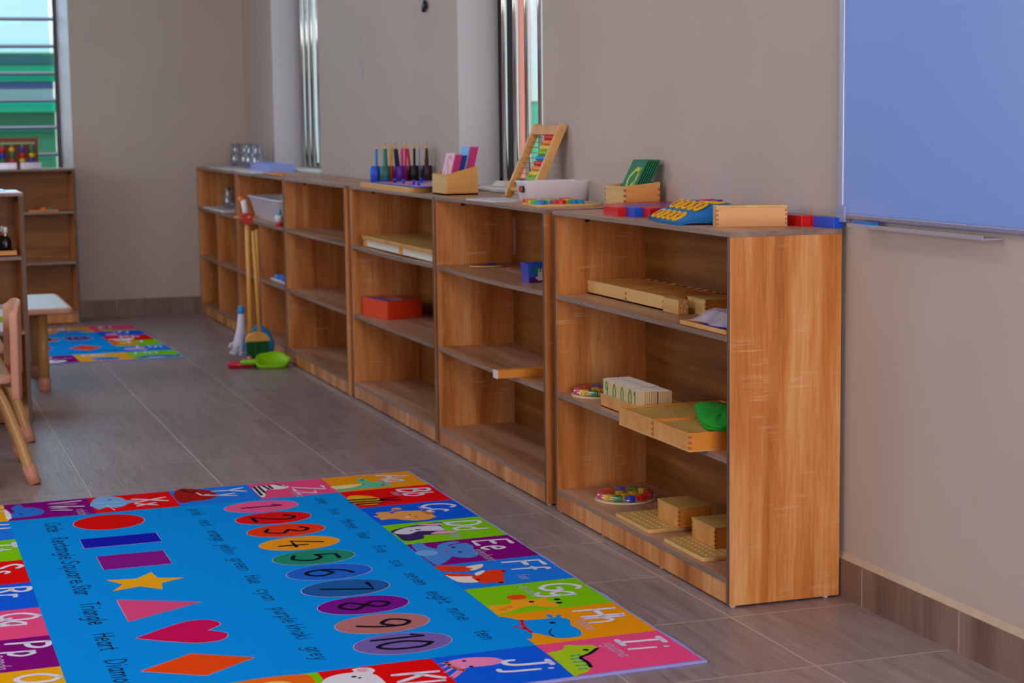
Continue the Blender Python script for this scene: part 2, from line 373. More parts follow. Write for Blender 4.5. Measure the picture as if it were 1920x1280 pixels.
# ------------------------------------------------------------------ room shell
def plaster():
    m = bpy.data.materials.new('cream_plaster'); m.use_nodes = True
    nt = m.node_tree; N = nt.nodes; L = nt.links; b = N['Principled BSDF']
    tc = N.new('ShaderNodeTexCoord')
    n1 = N.new('ShaderNodeTexNoise'); n1.inputs['Scale'].default_value = 1.6; n1.inputs['Detail'].default_value = 5
    L.new(tc.outputs['Object'], n1.inputs['Vector'])
    cr = N.new('ShaderNodeValToRGB'); cr.color_ramp.elements[0].position = .3; cr.color_ramp.elements[1].position = .7
    cr.color_ramp.elements[0].color = rgb(WALL_A); cr.color_ramp.elements[1].color = rgb(WALL_B)
    L.new(n1.outputs['Fac'], cr.inputs['Fac'])
    # faint scuffs low on the wall
    n2 = N.new('ShaderNodeTexNoise'); n2.inputs['Scale'].default_value = 14; n2.inputs['Detail'].default_value = 2
    mp = N.new('ShaderNodeMapping'); mp.inputs['Scale'].default_value = (1, 1, .35)
    L.new(tc.outputs['Object'], mp.inputs['Vector']); L.new(mp.outputs[0], n2.inputs['Vector'])
    mr = N.new('ShaderNodeMapRange'); mr.inputs['From Min'].default_value = .68; mr.inputs['From Max'].default_value = .74; mr.inputs['To Max'].default_value = .1
    L.new(n2.outputs['Fac'], mr.inputs['Value'])
    mx = N.new('ShaderNodeMix'); mx.data_type = 'RGBA'; L.new(mr.outputs[0], mx.inputs['Factor'])
    L.new(cr.outputs[0], mx.inputs['A']); mx.inputs['B'].default_value = rgb('B08F76')
    L.new(mx.outputs['Result'], b.inputs['Base Color'])
    n3 = N.new('ShaderNodeTexNoise'); n3.inputs['Scale'].default_value = 90; n3.inputs['Detail'].default_value = 3
    L.new(tc.outputs['Object'], n3.inputs['Vector'])
    bp = N.new('ShaderNodeBump'); bp.inputs['Strength'].default_value = .12; bp.inputs['Distance'].default_value = .004
    L.new(n3.outputs['Fac'], bp.inputs['Height']); L.new(bp.outputs[0], b.inputs['Normal'])
    b.inputs['Roughness'].default_value = .75; b.inputs['Specular IOR Level'].default_value = .25
    return m
PLASTER = plaster()
JAMBW = mat('white_reveal_paint', 'D8D2D6', .6)
def tiles():
    m = bpy.data.materials.new('taupe_wood_look_tiles'); m.use_nodes = True
    nt = m.node_tree; N = nt.nodes; L = nt.links; b = N['Principled BSDF']
    tc = N.new('ShaderNodeTexCoord')
    mp = N.new('ShaderNodeMapping'); mp.inputs['Location'].default_value = (.0291 / .4 + 40, -.3332 / .4 + 40, 0); mp.inputs['Scale'].default_value = (2.5, 2.5, 1)
    L.new(tc.outputs['Object'], mp.inputs['Vector'])
    fr = N.new('ShaderNodeVectorMath'); fr.operation = 'FRACTION'; L.new(mp.outputs[0], fr.inputs[0])
    fl = N.new('ShaderNodeVectorMath'); fl.operation = 'FLOOR'; L.new(mp.outputs[0], fl.inputs[0])
    sx = N.new('ShaderNodeSeparateXYZ'); L.new(fr.outputs[0], sx.inputs[0])
    def edge(out):
        a = N.new('ShaderNodeMath'); a.operation = 'SUBTRACT'; L.new(out, a.inputs[0]); a.inputs[1].default_value = .5
        c = N.new('ShaderNodeMath'); c.operation = 'ABSOLUTE'; L.new(a.outputs[0], c.inputs[0]); return c.outputs[0]
    mxx = N.new('ShaderNodeMath'); mxx.operation = 'MAXIMUM'; L.new(edge(sx.outputs['X']), mxx.inputs[0]); L.new(edge(sx.outputs['Y']), mxx.inputs[1])
    gr = N.new('ShaderNodeMapRange'); gr.inputs['From Min'].default_value = .4915; gr.inputs['From Max'].default_value = .495; L.new(mxx.outputs[0], gr.inputs['Value'])
    wn = N.new('ShaderNodeTexWhiteNoise'); wn.noise_dimensions = '2D'; L.new(fl.outputs[0], wn.inputs['Vector'])
    off = N.new('ShaderNodeVectorMath'); off.operation = 'SCALE'; L.new(wn.outputs['Color'], off.inputs[0]); off.inputs['Scale'].default_value = 9
    ad = N.new('ShaderNodeVectorMath'); ad.operation = 'ADD'; L.new(tc.outputs['Object'], ad.inputs[0]); L.new(off.outputs[0], ad.inputs[1])
    m2 = N.new('ShaderNodeMapping'); m2.inputs['Scale'].default_value = (1, .07, 1); L.new(ad.outputs[0], m2.inputs['Vector'])
    n1 = N.new('ShaderNodeTexNoise'); n1.inputs['Scale'].default_value = 22; n1.inputs['Detail'].default_value = 6; n1.inputs['Distortion'].default_value = 1.2; L.new(m2.outputs[0], n1.inputs['Vector'])
    n2 = N.new('ShaderNodeTexNoise'); n2.inputs['Scale'].default_value = 120; n2.inputs['Detail'].default_value = 4; L.new(m2.outputs[0], n2.inputs['Vector'])
    av = N.new('ShaderNodeMath'); av.operation = 'MULTIPLY_ADD'; av.inputs[1].default_value = .4; L.new(n2.outputs['Fac'], av.inputs[0])
    a2 = N.new('ShaderNodeMath'); a2.operation = 'MULTIPLY'; a2.inputs[1].default_value = .6; L.new(n1.outputs['Fac'], a2.inputs[0]); L.new(a2.outputs[0], av.inputs[2])
    tn = N.new('ShaderNodeMath'); tn.operation = 'MULTIPLY_ADD'; tn.inputs[1].default_value = .1; L.new(wn.outputs['Value'], tn.inputs[0]); L.new(av.outputs[0], tn.inputs[2])
    cr = N.new('ShaderNodeValToRGB'); e = cr.color_ramp.elements
    e[0].position = .32; e[0].color = rgb(FL_A); e[1].position = .78; e[1].color = rgb(FL_B)
    L.new(tn.outputs[0], cr.inputs['Fac'])
    mx = N.new('ShaderNodeMix'); mx.data_type = 'RGBA'; L.new(gr.outputs[0], mx.inputs['Factor']); L.new(cr.outputs[0], mx.inputs['A']); mx.inputs['B'].default_value = rgb('B8A8A0')
    L.new(mx.outputs['Result'], b.inputs['Base Color'])
    b.inputs['Roughness'].default_value = .36; b.inputs['Specular IOR Level'].default_value = .5
    sb = N.new('ShaderNodeMath'); sb.operation = 'SUBTRACT'; L.new(n2.outputs['Fac'], sb.inputs[0]); L.new(gr.outputs[0], sb.inputs[1])
    bp = N.new('ShaderNodeBump'); bp.inputs['Strength'].default_value = .35; bp.inputs['Distance'].default_value = .002
    L.new(sb.outputs[0], bp.inputs['Height']); L.new(bp.outputs[0], b.inputs['Normal'])
    return m
TILE = tiles()
SKIRT = wood('brown_wood_look_skirting_tile', '664E46', '80665A', '92786C', 'z', .4, scale=.8)
GROUT = mat('pale_grout', 'A89A90', .8)
WX = .295
struct(bx((-4.6, YR, -.05), (WX, 7.2, 0), TILE).build('floor'))
struct(bx((-4.8, YR - .2, 3.0), (.5, 7.4, 3.1), mat('white_ceiling', 'DAD4CA', .8)).build('ceiling'))
b = MB()
ZS, ZT = .868, 2.35
W2, W3 = (2.02, 2.95), (5.24, 6.36)
b.box((WX, YR, 0), (.5, 7.4, ZS), PLASTER)
b.box((WX, YR, ZT), (.5, 7.4, 3.0), PLASTER)
b.box((WX, YR, ZS), (.5, W2[0], ZT), PLASTER, ends={'+y': JAMBW})
b.box((WX, W2[1], ZS), (.5, W3[0], ZT), PLASTER, ends={'+y': JAMBW, '-y': JAMBW})
b.box((WX, W3[1], ZS), (.5, 7.4, ZT), PLASTER, ends={'-y': JAMBW})
struct(b.build('wall_right'))
b = MB()
b.box((-4.8, 7.18, 0), (WX, 7.4, .656), PLASTER)
b.box((-4.8, 7.18, 2.35), (WX, 7.4, 3.0), PLASTER)
b.prism([(-.712, 7.18), (WX, 7.18), (WX, 7.4), (-.775, 7.4)], .656, 2.35, PLASTER)
b.box((-4.8, 7.18, .656), (-3.0, 7.4, 2.35), PLASTER)
b.add([(-.713, 7.181, .656), (-.776, 7.399, .656), (-.776, 7.399, 2.35), (-.713, 7.181, 2.35)], [(0, 1, 2, 3)], JAMBW)
struct(b.build('wall_back'))
def wall_open(name, axis, pos, thick, lo, hi, holes):
    b = MB()
    def bb(a0, a1, z0, z1):
        if a1 - a0 < 1e-4: return
        if axis == 'x': b.box((min(pos, pos + thick), a0, z0), (max(pos, pos + thick), a1, z1), PLASTER)
        else: b.box((a0, min(pos, pos + thick), z0), (a1, max(pos, pos + thick), z1), PLASTER)
    cur = lo
    for a0, a1, z0, z1 in holes:
        bb(cur, a0, 0, 3); bb(a0, a1, 0, z0); bb(a0, a1, z1, 3); cur = a1
    bb(cur, hi, 0, 3)
    return struct(b.build(name))
wall_open('wall_left', 'x', -4.6, -.2, YR - .2, 7.4, [(-1.8, .6, .95, 2.45), (3.1, 5.5, .95, 2.45)])
wall_open('wall_front', 'y', YR, -.2, -4.6, .5, [(DX0, DX1, .05, 2.5)])
FRAME = mat('dark_window_frame', '2A3340', .4, .3)
for n, y0 in (('window_4', -1.8), ('window_5', 3.1)):
    b = MB()
    for k in range(4): b.box((-4.66, y0 + k * .8 - .02, .95), (-4.62, y0 + k * .8 + .02, 2.45), FRAME)
    b.box((-4.66, y0, .95), (-4.62, y0 + 2.4, .99), FRAME); b.box((-4.66, y0, 2.41), (-4.62, y0 + 2.4, 2.45), FRAME)
    struct(b.build(n))
b = MB()
for x in (DX0, DX1 - .06): b.box((x, YR - .12, .0), (x + .06, YR - .06, 2.5), FRAME)
b.box((DX0, YR - .12, 2.44), (DX1, YR - .06, 2.5), FRAME)
struct(b.build('door_1'))
# skirting
b = MB()
b.box((.2875, YR, 0), (WX + .004, 7.18, .0915), SKIRT)
for k in range(-12, 18): b.box((.2868, .02 + k * .4 - .0015 - .117, .001), (.288, .02 + k * .4 + .0015 - .117, .0915), GROUT)
struct(b.build('baseboard_right'))
b = MB(); b.box((-4.6, 7.172, 0), (.2875, 7.185, .1), SKIRT)
for k in range(12): b.box((-4.5 + k * .4, 7.1712, .001), (-4.497 + k * .4, 7.173, .1), GROUT)
struct(b.build('baseboard_back'))
# rough cream plaster bead on top of the skirting
b = MB(); pr_ = [(WX - .0055, .0915), (WX - .003, .098), (WX + .001, .110), (WX + .003, .0915)]
n = len(pr_); ys = [YR, 7.18]
b.add([(x, y, z) for y in ys for x, z in pr_], [(0, 1, 5, 4), (1, 2, 6, 5), (0, 3, 2, 1), (4, 5, 6, 7)], mat('plaster_bead', 'C4AE98', .7, noise=.2, nscale=30))
struct(b.build('trim_1'))

# right-wall windows: dark frame, glass, upright stainless bars
BLACK = mat('black_rubber_seal', '0C0D12', .5)
for n, (y0, y1), bars in (('window_2', W2, [2.14, 2.26, 2.385, 2.525, 2.65, 2.775]), ('window_3', W3, [5.42, 5.54, 5.66, 5.785, 5.91, 6.03, 6.15])):
    b = MB()
    b.box((.455, y1 - .03, ZS), (.495, y1, ZT), BLACK); b.box((.455, y0, ZS), (.495, y0 + .03, ZT), BLACK)
    b.box((.455, y0, ZS), (.495, y1, ZS + .03), BLACK); b.box((.455, y0, ZT - .03), (.495, y1, ZT), BLACK)
    b.box((.456, y1 - .15, ZS), (.485, y1 - .062, ZT), BLACK)
    r = struct(b.build(n))
    bx((.47, y0 + .03, ZS + .03), (.474, y1 - .03, ZT - .03), GLASS).build('window_glass', r)
    for y in bars: MB().tube([(.42, y, ZS), (.42, y, ZT)], .0105, STEEL, 12).build('window_bar', r)
    bx((WX - .012, y0, ZS - .004), (.456, y1, ZS + .004), mat('white_sill_paint', 'E2DEDC', .5)).build('window_sill', r)
# louvred window in the back wall
b = MB()
for x in (-.783, -1.56, -2.32, -3.0): b.box((x, 7.34, .656), (x + .016, 7.375, 2.35), FRAME)
b.box((-3, 7.335, .656), (-.765, 7.375, .69), FRAME)
r = struct(b.build('window_1'))
LGL = clear('louvre_glass', 'DCF4FA', .03, .5, .06)
for k in range(11):
    z = .792 + k * .1555
    M = Matrix.Translation((0, 7.355, z)) @ Matrix.Rotation(rad(-14), 4, 'X')
    MB().box((-2.97, -.003, 0), (-.8, .003, .158), LGL, M).build('louvre_pane', r)
    MB().box((-3, -.006, -.007), (-.77, .006, .002), FRAME, Matrix.Translation((0, 7.345, z))).box((-3, -.005, .002), (-.784, .005, .013), mat('rail_highlight', 'B4C8F0', .3), Matrix.Translation((0, 7.345, z))).build('louvre_rail', r)  # pale strip along the pane edge: the rail's bright highlight put into colour

# ------------------------------------------------------------------ outside
struct(bx((-12, 7.6, -.3), (14, 40, -.25), mat('outside_lawn', '6E9A4A', .9, noise=.4, nscale=3)).build('ground'))
TEALP = mat('teal_paint', '14C2A0', .5); DGREEN = mat('dark_green_cladding', '2F7452', .7); SKYW = mat('white_canopy', 'E8F4FA', .5)
o = thing('outside_building', 'green clad building with teal beams seen through the louvred window', 'building', (-2.6, 11, -.25))
def W(a, b_, m, nm): q = bx((a[0] + 2.6, a[1] - 11, a[2] + .25), (b_[0] + 2.6, b_[1] - 11, b_[2] + .25), m).build(nm, o); return q
W((-6, 11, -.25), (-.455, 13, 1.22), DGREEN, 'wall')
W((-6, 10.96, 1.22), (-.45, 11.2, 1.32), TEALP, 'beam')
W((-6, 11.0, 1.32), (-.46, 11.2, 1.40), mat('pale_shutter', 'D8D4E0', .6), 'shutter')
W((-6, 10.99, 1.40), (-.46, 11.2, 1.455), mat('slate_blue_band', '5A66B0', .6), 'sign_band')
W((-6, 10.95, 1.455), (-.40, 11.2, 1.5), TEALP, 'beam')
W((-6, 10.9, 1.5), (-.4, 11.2, 1.57), mat('bright_teal_gutter', '10D8B0', .5), 'gutter')
W((-6, 11.0, 1.57), (-.4, 11.2, 1.66), mat('blue_grey_panel', '6AA6C0', .6), 'panel')
W((-6, 10.6, 1.66), (-.3, 13.5, 1.75), SKYW, 'roof')
tag(bx((2.18, 8, -.25), (2.39, 8.4, 3.2), mat('salmon_render', 'E8806A', .8)).build('pillar'), 'salmon pink pillar outside the window with the upright bars', 'pillar')
o = thing('garden_wall', 'teal and white wall outside beyond the salmon pillar', 'wall', (4, 14, -.25))
bx((-1.5, 0, 0), (4, .2, 1.55), TEALP).build('lower_wall', o); bx((-1.5, -.02, 1.55), (4, .22, 1.95), SKYW).build('upper_band', o)
# ------------------------------------------------------------------ open shelf units
def shelf_unit(name, label, W, H=.8616, cubby=False, loc=(0, 0, 0), rotz=0.0, group='oak shelf units along the wall', sag=(0, 0)):
    D = .2825; t = .0155; tt = .0115; Hs = H - tt
    u = thing(name, label, 'shelf unit', loc, rotz, group)
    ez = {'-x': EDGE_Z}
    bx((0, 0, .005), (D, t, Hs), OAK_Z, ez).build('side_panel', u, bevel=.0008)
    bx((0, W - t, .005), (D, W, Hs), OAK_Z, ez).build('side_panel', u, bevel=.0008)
    bx((-.001, -.001, Hs), (D, W + .001, H), OAK_Y, {'-x': EDGE, '-y': EDGE, '+y': EDGE}).build('top_panel', u, bevel=.0008)
    bx((D - .008, t, .03), (D - .004, W - t, Hs), OAK_BACK).build('back_panel', u)
    k = H / .8616
    zs = [.0545, .334 * k, .6135 * k]
    for i, z in enumerate(zs):
        b = MB(); n = 14; vs = []
        sg = (0,) + tuple(sag)
        for j in range(n + 1):
            y = t + (W - 2 * t) * j / n; dz = -sg[i] * (1 - (2 * j / n - 1) ** 2)
            for x, zz in ((.0008, z), (.0008, z + .0125), (D - .008, z + .0125), (D - .008, z)): vs.append((x, y, zz + dz))
        fs = []; fe = []
        for j in range(n):
            a = j * 4; c = a + 4
            fe.append((a, a + 1, c + 1, c)); fs += [(a + 1, a + 2, c + 2, c + 1), (a + 3, a, c, c + 3)]
        b.add(vs, fs, OAK_Y); o0 = len(b.v) - len(vs)
        for f in fe: b.f.append(tuple(f)); b.mi.append(b.m(EDGE)); b.sm.append(False)
        b.build('shelf', u)
        if i:
            for y in (t, W - t - .012):
                MB().box((.085, y, z - .014), (.105, y + .012, z), DARK).build('shelf_bracket', u)
    for y in (t, W - t - .012): MB().prism(rrect(.095, 0, .012, .022, .005), 0, .011, DARK, M=Matrix.Translation((0, y, Hs - .011)) @ Matrix.Rotation(rad(-90), 4, 'X')).build('shelf_bracket', u)
    bx((.003, t, .006), (.018, W - t, .0545), OAK_Z).build('plinth', u)
    for y in (.012, W * .36, W * .7, W - .012):
        for x in (.014, D - .03): MB().lathe([(.0065, 0), (.0065, .0065)], WHITE, x, y, 12).build('foot', u)
    if cubby:
        ym = (W - t) / 2
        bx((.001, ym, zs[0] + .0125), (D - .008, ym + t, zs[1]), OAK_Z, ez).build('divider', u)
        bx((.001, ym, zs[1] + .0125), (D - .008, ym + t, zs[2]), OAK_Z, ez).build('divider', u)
    return u
shelf_unit('shelf_unit', 'nearest oak shelf unit, its end panel facing the room beside the whiteboard', 1.139, loc=(0, 0, 0))
U2 = shelf_unit('shelf_unit', 'oak shelf unit behind the nearest one, holding a blue printed box', 1.087, loc=(0, 1.215, 0), sag=(.004, .005))
shelf_unit('shelf_unit', 'oak shelf unit holding the orange red box on its middle shelf', 1.18, loc=(0, 2.324, 0), sag=(.001, .006))
shelf_unit('shelf_unit', 'empty oak shelf unit beside the toy broom stand', 1.17, loc=(-.008, 3.553, 0), sag=(.002, .002))
shelf_unit('shelf_unit', 'oak cubby shelf unit holding the white basin, behind the toy broom', 1.205, loc=(-.008, 4.735, 0), cubby=True)
shelf_unit('shelf_unit', 'oak cubby shelf unit in the far corner, holding a glass jug', 1.205, loc=(-.008, 5.945, 0), cubby=True)
bx((.2733, 1.036, .655), (.2743, 1.062, .785), mat('pink_tape', 'B87A80', .6)).build('sticker', U2)
shelf_unit('shelf_unit', 'dark oak shelf unit under the louvred window', 1.2, H=.876, loc=(-.735, 6.885, 0), rotz=rad(90), group='oak shelf units facing the camera')
shelf_unit('shelf_unit', 'oak shelf unit at the left edge with black bottles on its shelf', 1.2, H=.868, loc=(-1.28, 3.385, 0), rotz=rad(90), group='oak shelf units facing the camera')

# ------------------------------------------------------------------ small makers
TOP = .8616
def finger_box(parent, name, x0, y0, z0, x1, y1, z1, m, lid=None, th=.006, open_top=False, jn=4, floor_m=None, slope=0.0, mends=None):
    """a small box with dark finger-joint marks at its corners; open or closed by a lid"""
    mends = mends or m
    if open_top:
        b = MB()
        b.box((x0, y0, z0), (x1, y1, z0 + th), floor_m or m)
        zt = z1
        for (a, c) in (((x0, y0), (x0 + th, y1)), ((x1 - th, y0), (x1, y1))):
            zz = zt + (slope if a[0] > x0 + th else 0)
            b.box((a[0], a[1], z0), (c[0], c[1], zz), mends)
        for ya in (y0, y1 - th):
            vs = [(x0 + th, ya, z0), (x1 - th, ya, z0), (x1 - th, ya, z1 + slope), (x0 + th, ya, z1), (x0 + th, ya + th, z0), (x1 - th, ya + th, z0), (x1 - th, ya + th, z1 + slope), (x0 + th, ya + th, z1)]
            b.add(vs, [(0, 1, 2, 3), (7, 6, 5, 4), (4, 5, 1, 0), (3, 2, 6, 7), (0, 3, 7, 4), (1, 5, 6, 2)], m)
    else:
        b = MB().box((x0, y0, z0), (x1, y1, z1), m, ends={'-x': mends})
    o = b.build(name, parent, bevel=.0007)
    h = (z1 - z0) / (2 * jn + 1); e = .0003
    b = MB()
    for k in range(jn):
        za = z0 + h * (2 * k + 1)
        b.box((x0 - e, y0 - e, za), (x0 + .006, y0 + .006, za + h), JOINT)
        b.box((x1 - .006, y0 - e, za), (x1 + e, y0 + .006, za + h), JOINT)
        b.box((x0 - e, y1 - .006, za), (x0 + .006, y1 + e, za + h), JOINT)
    b.build('finger_joint', parent)
    if lid: bx((x0 - .001, y0 - .001, z1), (x1 + .001, y1 + .001, z1 + .004), lid).build('lid', parent, bevel=.0006)
    return o
def flat_text(b, txt, size, width, material, M, slant=0.0, wid=1.0, lift=0.0, gap=.8):
    st, w_ = text_strokes(txt, size, slant, gap, wid)
    for p in st:
        for q in strip(p, width):
            b.add([tuple(M @ Vector((x, y, lift))) for x, y in q], [tuple(range(len(q)))], material)
    return w_

# ------------------------------------------------------------------ top of the nearest unit
RED, BLUE = mat('gloss_red', 'D01212', .3), mat('gloss_blue', '1450D0', .3)
near = [.752, .70, .655, .58, .50, .41, .31, .215, .112, .004]
rodl = ['single red rod, shortest of the red and blue rods on the nearest unit', 'red and blue rod next to the single red rod, second shortest',
        'third shortest red and blue rod, red near end beside a blue one', 'fourth shortest red and blue rod, beginning at the edge of the blue felt mat',
        'red and blue rod running under the blue felt mat, fifth shortest', 'red and blue rod under the middle of the felt mat, sixth shortest',
        'red and blue rod under the yellow numbered patches, fourth from the wall', 'red and blue rod third from the wall, passing the end of the wooden box',
        'red and blue rod second from the wall, red end behind the wooden box', 'longest red and blue rod, against the wall, blue end at the unit corner']
for k in range(10):
    x = .0385 + .025 * k; L_ = min(.1 * (k + 1), 1.005 - near[k])
    t = thing('counting_rod', rodl[k], 'rod', (x, near[k], TOP), 0, 'red and blue counting rods')
    n = k + 1
    for i in range(n):
        y0 = L_ * i / n; y1 = L_ * (i + 1) / n
        redd = ((n - 1 - i) % 2 == 0) if n % 2 else (i % 2 == 1)
        bx((0, y0, 0), (.0246, y1, .0246), RED if redd else BLUE).build('rod_section', t, bevel=.0006)
t = thing('wooden_box', 'closed beech box with finger joints on the near corner of the nearest unit', 'box', (.056, .191, TOP), rad(-17))
finger_box(t, 'body', 0, 0, 0, .168, .05, .046, BEECH, lid=None, mends=BEECH_P, jn=4)
bx((0, 0, .046), (.168, .05, .050), BEECH_P).build('lid', t, bevel=.0006)
# blue felt mat with yellow number patches, front edge on the unit, back over the rods
FELT = mat('blue_felt', '1478C8', .9, noise=.15, nscale=300); YEL = mat('yellow_felt', 'F0B414', .8); RDF = mat('dark_red_felt', 'B01A10', .8)
t = thing('felt_mat', 'blue felt mat with yellow number patches, half over the red and blue rods', 'mat', (0, 0, TOP))
def fz(x, y):
    d = max(0, min(1.25, (x - (.058 - (.6 - y) * .136) + .004) / .07))
    e = max(0, min(1, (y - .268) / .07))
    return .001 + .034 * d * (e * e * (3 - 2 * e))
b = MB(); cs = [(.062, .60), (.006, .34), (.014, .255), (.205, .29), (.225, .56)]
nu, nv = 14, 10; vs = []
for i in range(nu + 1):
    for j in range(nv + 1):
        a, c = i / nu, j / nv
        p0 = (.058 * (1 - c) + .012 * c, .60 * (1 - c) + .300 * c); p1 = (.215 * (1 - c) + .155 * c, .575 * (1 - c) + .262 * c)
        bow = -.012 * (1 - a) * math.sin(pi * c)
        x = p0[0] * (1 - a) + p1[0] * a + bow; y = p0[1] * (1 - a) + p1[1] * a
        vs.append((x, y, fz(x, y)))
q = len(vs); vs += [(x, y, z + .003) for x, y, z in vs]
fs = [(i * (nv + 1) + j, (i + 1) * (nv + 1) + j, (i + 1) * (nv + 1) + j + 1, i * (nv + 1) + j + 1) for i in range(nu) for j in range(nv)]
f2 = [tuple(q + k for k in reversed(f)) for f in fs]
rim = [i * (nv + 1) for i in range(nu + 1)] + [nu * (nv + 1) + j for j in range(1, nv + 1)] + [i * (nv + 1) + nv for i in range(nu - 1, -1, -1)] + [j for j in range(nv - 1, 0, -1)]
fr_ = [(rim[k], rim[(k + 1) % len(rim)], q + rim[(k + 1) % len(rim)], q + rim[k]) for k in range(len(rim))]
b.add(vs, fs + f2 + fr_, FELT, True); b.build('sheet', t)
def patch(x, y, num, col=YEL, dcol=RDF, ry=.017, rx=.021):
    z = fz(x, y) + .0032; sl_ = math.atan2(fz(x + .004, y) - fz(x - .004, y), .008)
    MP = Matrix.Translation((x, y, z)) @ Matrix.Rotation(-sl_, 4, 'Y')
    b = MB(); b.prism(ell(0, 0, rx, ry, 20), 0, .005, col, M=MP); o = b.build('number_patch', t)
    b = MB(); M = MP @ Matrix.Translation((-.0115, .007, .0053)) @ Matrix.Rotation(rad(-90), 4, 'Z')
    flat_text(b, num, .022, .0045, dcol, M); b.build('digit', o)
for k, d in enumerate('01234'): patch(.070 - .0062 * k, .553 - .045 * k, d)
for k, d in enumerate('67890'): patch(.116 - .0065 * k, .545 - .05 * k, d)
for k, d in enumerate('12'): patch(.135, .40 - .05 * k, d)
patch(.175, .45, '7', pl('purple', .8), YEL); patch(.175, .50, '3', pl('pink', .8), YEL)
# green letter cards in a beech box
t = thing('card_box', 'open beech box holding the green letter cards, against the wall', 'box', (.165, 1.012, TOP))
finger_box(t, 'body', 0, 0, 0, .108, .142, .068, BEECH, open_top=True, slope=.010, mends=BEECH_P, jn=4, floor_m=BEECH_P)
GRN = mat('dark_green_card', '0E6B46', .5)
def leaning_card(name, label, cat, group, x, y0, y1, z0, length, tilt, th, m, txt=None, tcol=None, tsize=.06, zl=.058):
    M = Matrix.Translation((x, y0, z0)) @ Matrix.Rotation(rad(tilt), 4, 'Y')
    b = MB().box((0, 0, 0), (th, y1 - y0, length), m)
    o = b.build(name, None); o.location = (x, y0, z0); o.rotation_euler.y = rad(tilt)
    tag(o, label, cat, group)
    if txt:
        b = MB(); R_ = Matrix(((0, 0, -1, -.0004), (-1, 0, 0, y1 - y0 - .02), (0, 1, 0, zl), (0, 0, 0, 1)))
        flat_text(b, txt, tsize, tsize * .12, tcol, R_, slant=.12, wid=1.15); b.build('letter', o)
    return o
for k in range(6):
    lab = 'front green card with a yellow letter a, leaning in the beech box' if k == 0 else 'plain green card leaning behind the lettered one in the beech box'
    leaning_card('letter_card', lab, 'card', 'green letter cards', .176 + .0072 * k, 1.03, 1.132, TOP + .0075, .148, 27, .004, GRN, 'a' if k == 0 else None, mat('yellow_green_ink', 'B4C81E', .6), .098)

# ------------------------------------------------------------------ top of the second unit
t = thing('number_board', 'thin wooden puzzle board under the coloured number pieces', 'board', (.135, 1.425, TOP), rad(-6))
b = MB().prism(rrect(0, 0, .2, .2, .008), 0, .008, BEECH_P); b.build('board', t, bevel=.0008)
b = MB()
for i in range(5):
    for j in range(3):
        b.prism(rrect(-.055 + .052 * j + .02, .075 - .036 * i, .018, .022, .005), .008, .0082, mat('grey_print', '9A9AA8', .6))
b.build('print', t)
pcs = ['red', 'orange', 'yellow', 'lime', 'ltblue2', 'orange', 'lime', 'yellow', 'ltblue2', 'red', 'red', 'orange', 'yellow', 'lime', 'ltblue2']
C['ltblue2'] = '1E90E0'; names_ = {'ltblue2': 'blue', 'lime': 'green'}; C['lime'] = '3CCB2A'
rows_ = ['along the front edge', 'in the middle row', 'in the back row']
for k in range(15):
    j, i = divmod(k, 5)
    p = Matrix.Rotation(rad(-6), 4, 'Z') @ Vector((-.082 + .056 * j, .075 - .036 * i, 0))
    cn = names_.get(pcs[k], pcs[k])
    b = MB()
    for pt in text_strokes('0123456789+7352'.replace('+', '1')[k], .03, 0, .8, 1.3)[0]:
        for qd in strip(pt, .011):
            b.prism([(x - .012, y - .015) for x, y in qd], .0, .0105, pl(pcs[k], .35))
    o = b.build('number_piece', None, (.135 + p.x, 1.425 + p.y, TOP + .0083), rad(-90 - 6))
    tag(o, '%s wooden number piece %s of the puzzle board' % (cn, rows_[j]), 'puzzle piece', 'puzzle number pieces')
# white basket
t = thing('plastic_basket', 'white plastic basket with a handle hole on the second unit', 'basket', (.2, 1.672, TOP))
b = MB(); vs = []; prof = [(.094, .054, 0), (.1, .060, .004), (.1085, .0655, .058), (.1125, .069, .0645), (.1125, .069, .0665), (.107, .0635, .0665), (.098, .056, .006), (.09, .05, .005)]
pts_n = None
for (hx, hy, z) in prof:
    p = rrect(0, 0, 2 * hx, 2 * hy, min(.03, hy * .6), 5); pts_n = len(p); vs += [(x, y, z) for x, y in p]
fs = [(i * pts_n + k, i * pts_n + (k + 1) % pts_n, (i + 1) * pts_n + (k + 1) % pts_n, (i + 1) * pts_n + k) for i in range(len(prof) - 1) for k in range(pts_n)]
fs += [tuple(range(pts_n - 1, -1, -1)), tuple((len(prof) - 1) * pts_n + k for k in range(pts_n))]
b.add(vs, fs, WHITE, True); b.build('tub', t)
Mx = Matrix.Translation((-.1105, -.012, .042)) @ Matrix.Rotation(rad(-90), 4, 'Y') @ Matrix.Rotation(rad(90), 4, 'Z')
b = MB(); b.prism(rrect(0, 0, .040, .02, .009), -.003, .002, DARK, M=Mx); o = b.build('handle_hole', t)
b = MB(); b.prism(ell(.004, -.001, .012, .0085, 16), .002, .0028, pl('red'), M=Mx); b.prism(rrect(-.012, -.001, .006, .014, .003), .002, .003, mat('leaf_green', '3A9A3A', .5), M=Mx); b.build('red_toy_inside', o)
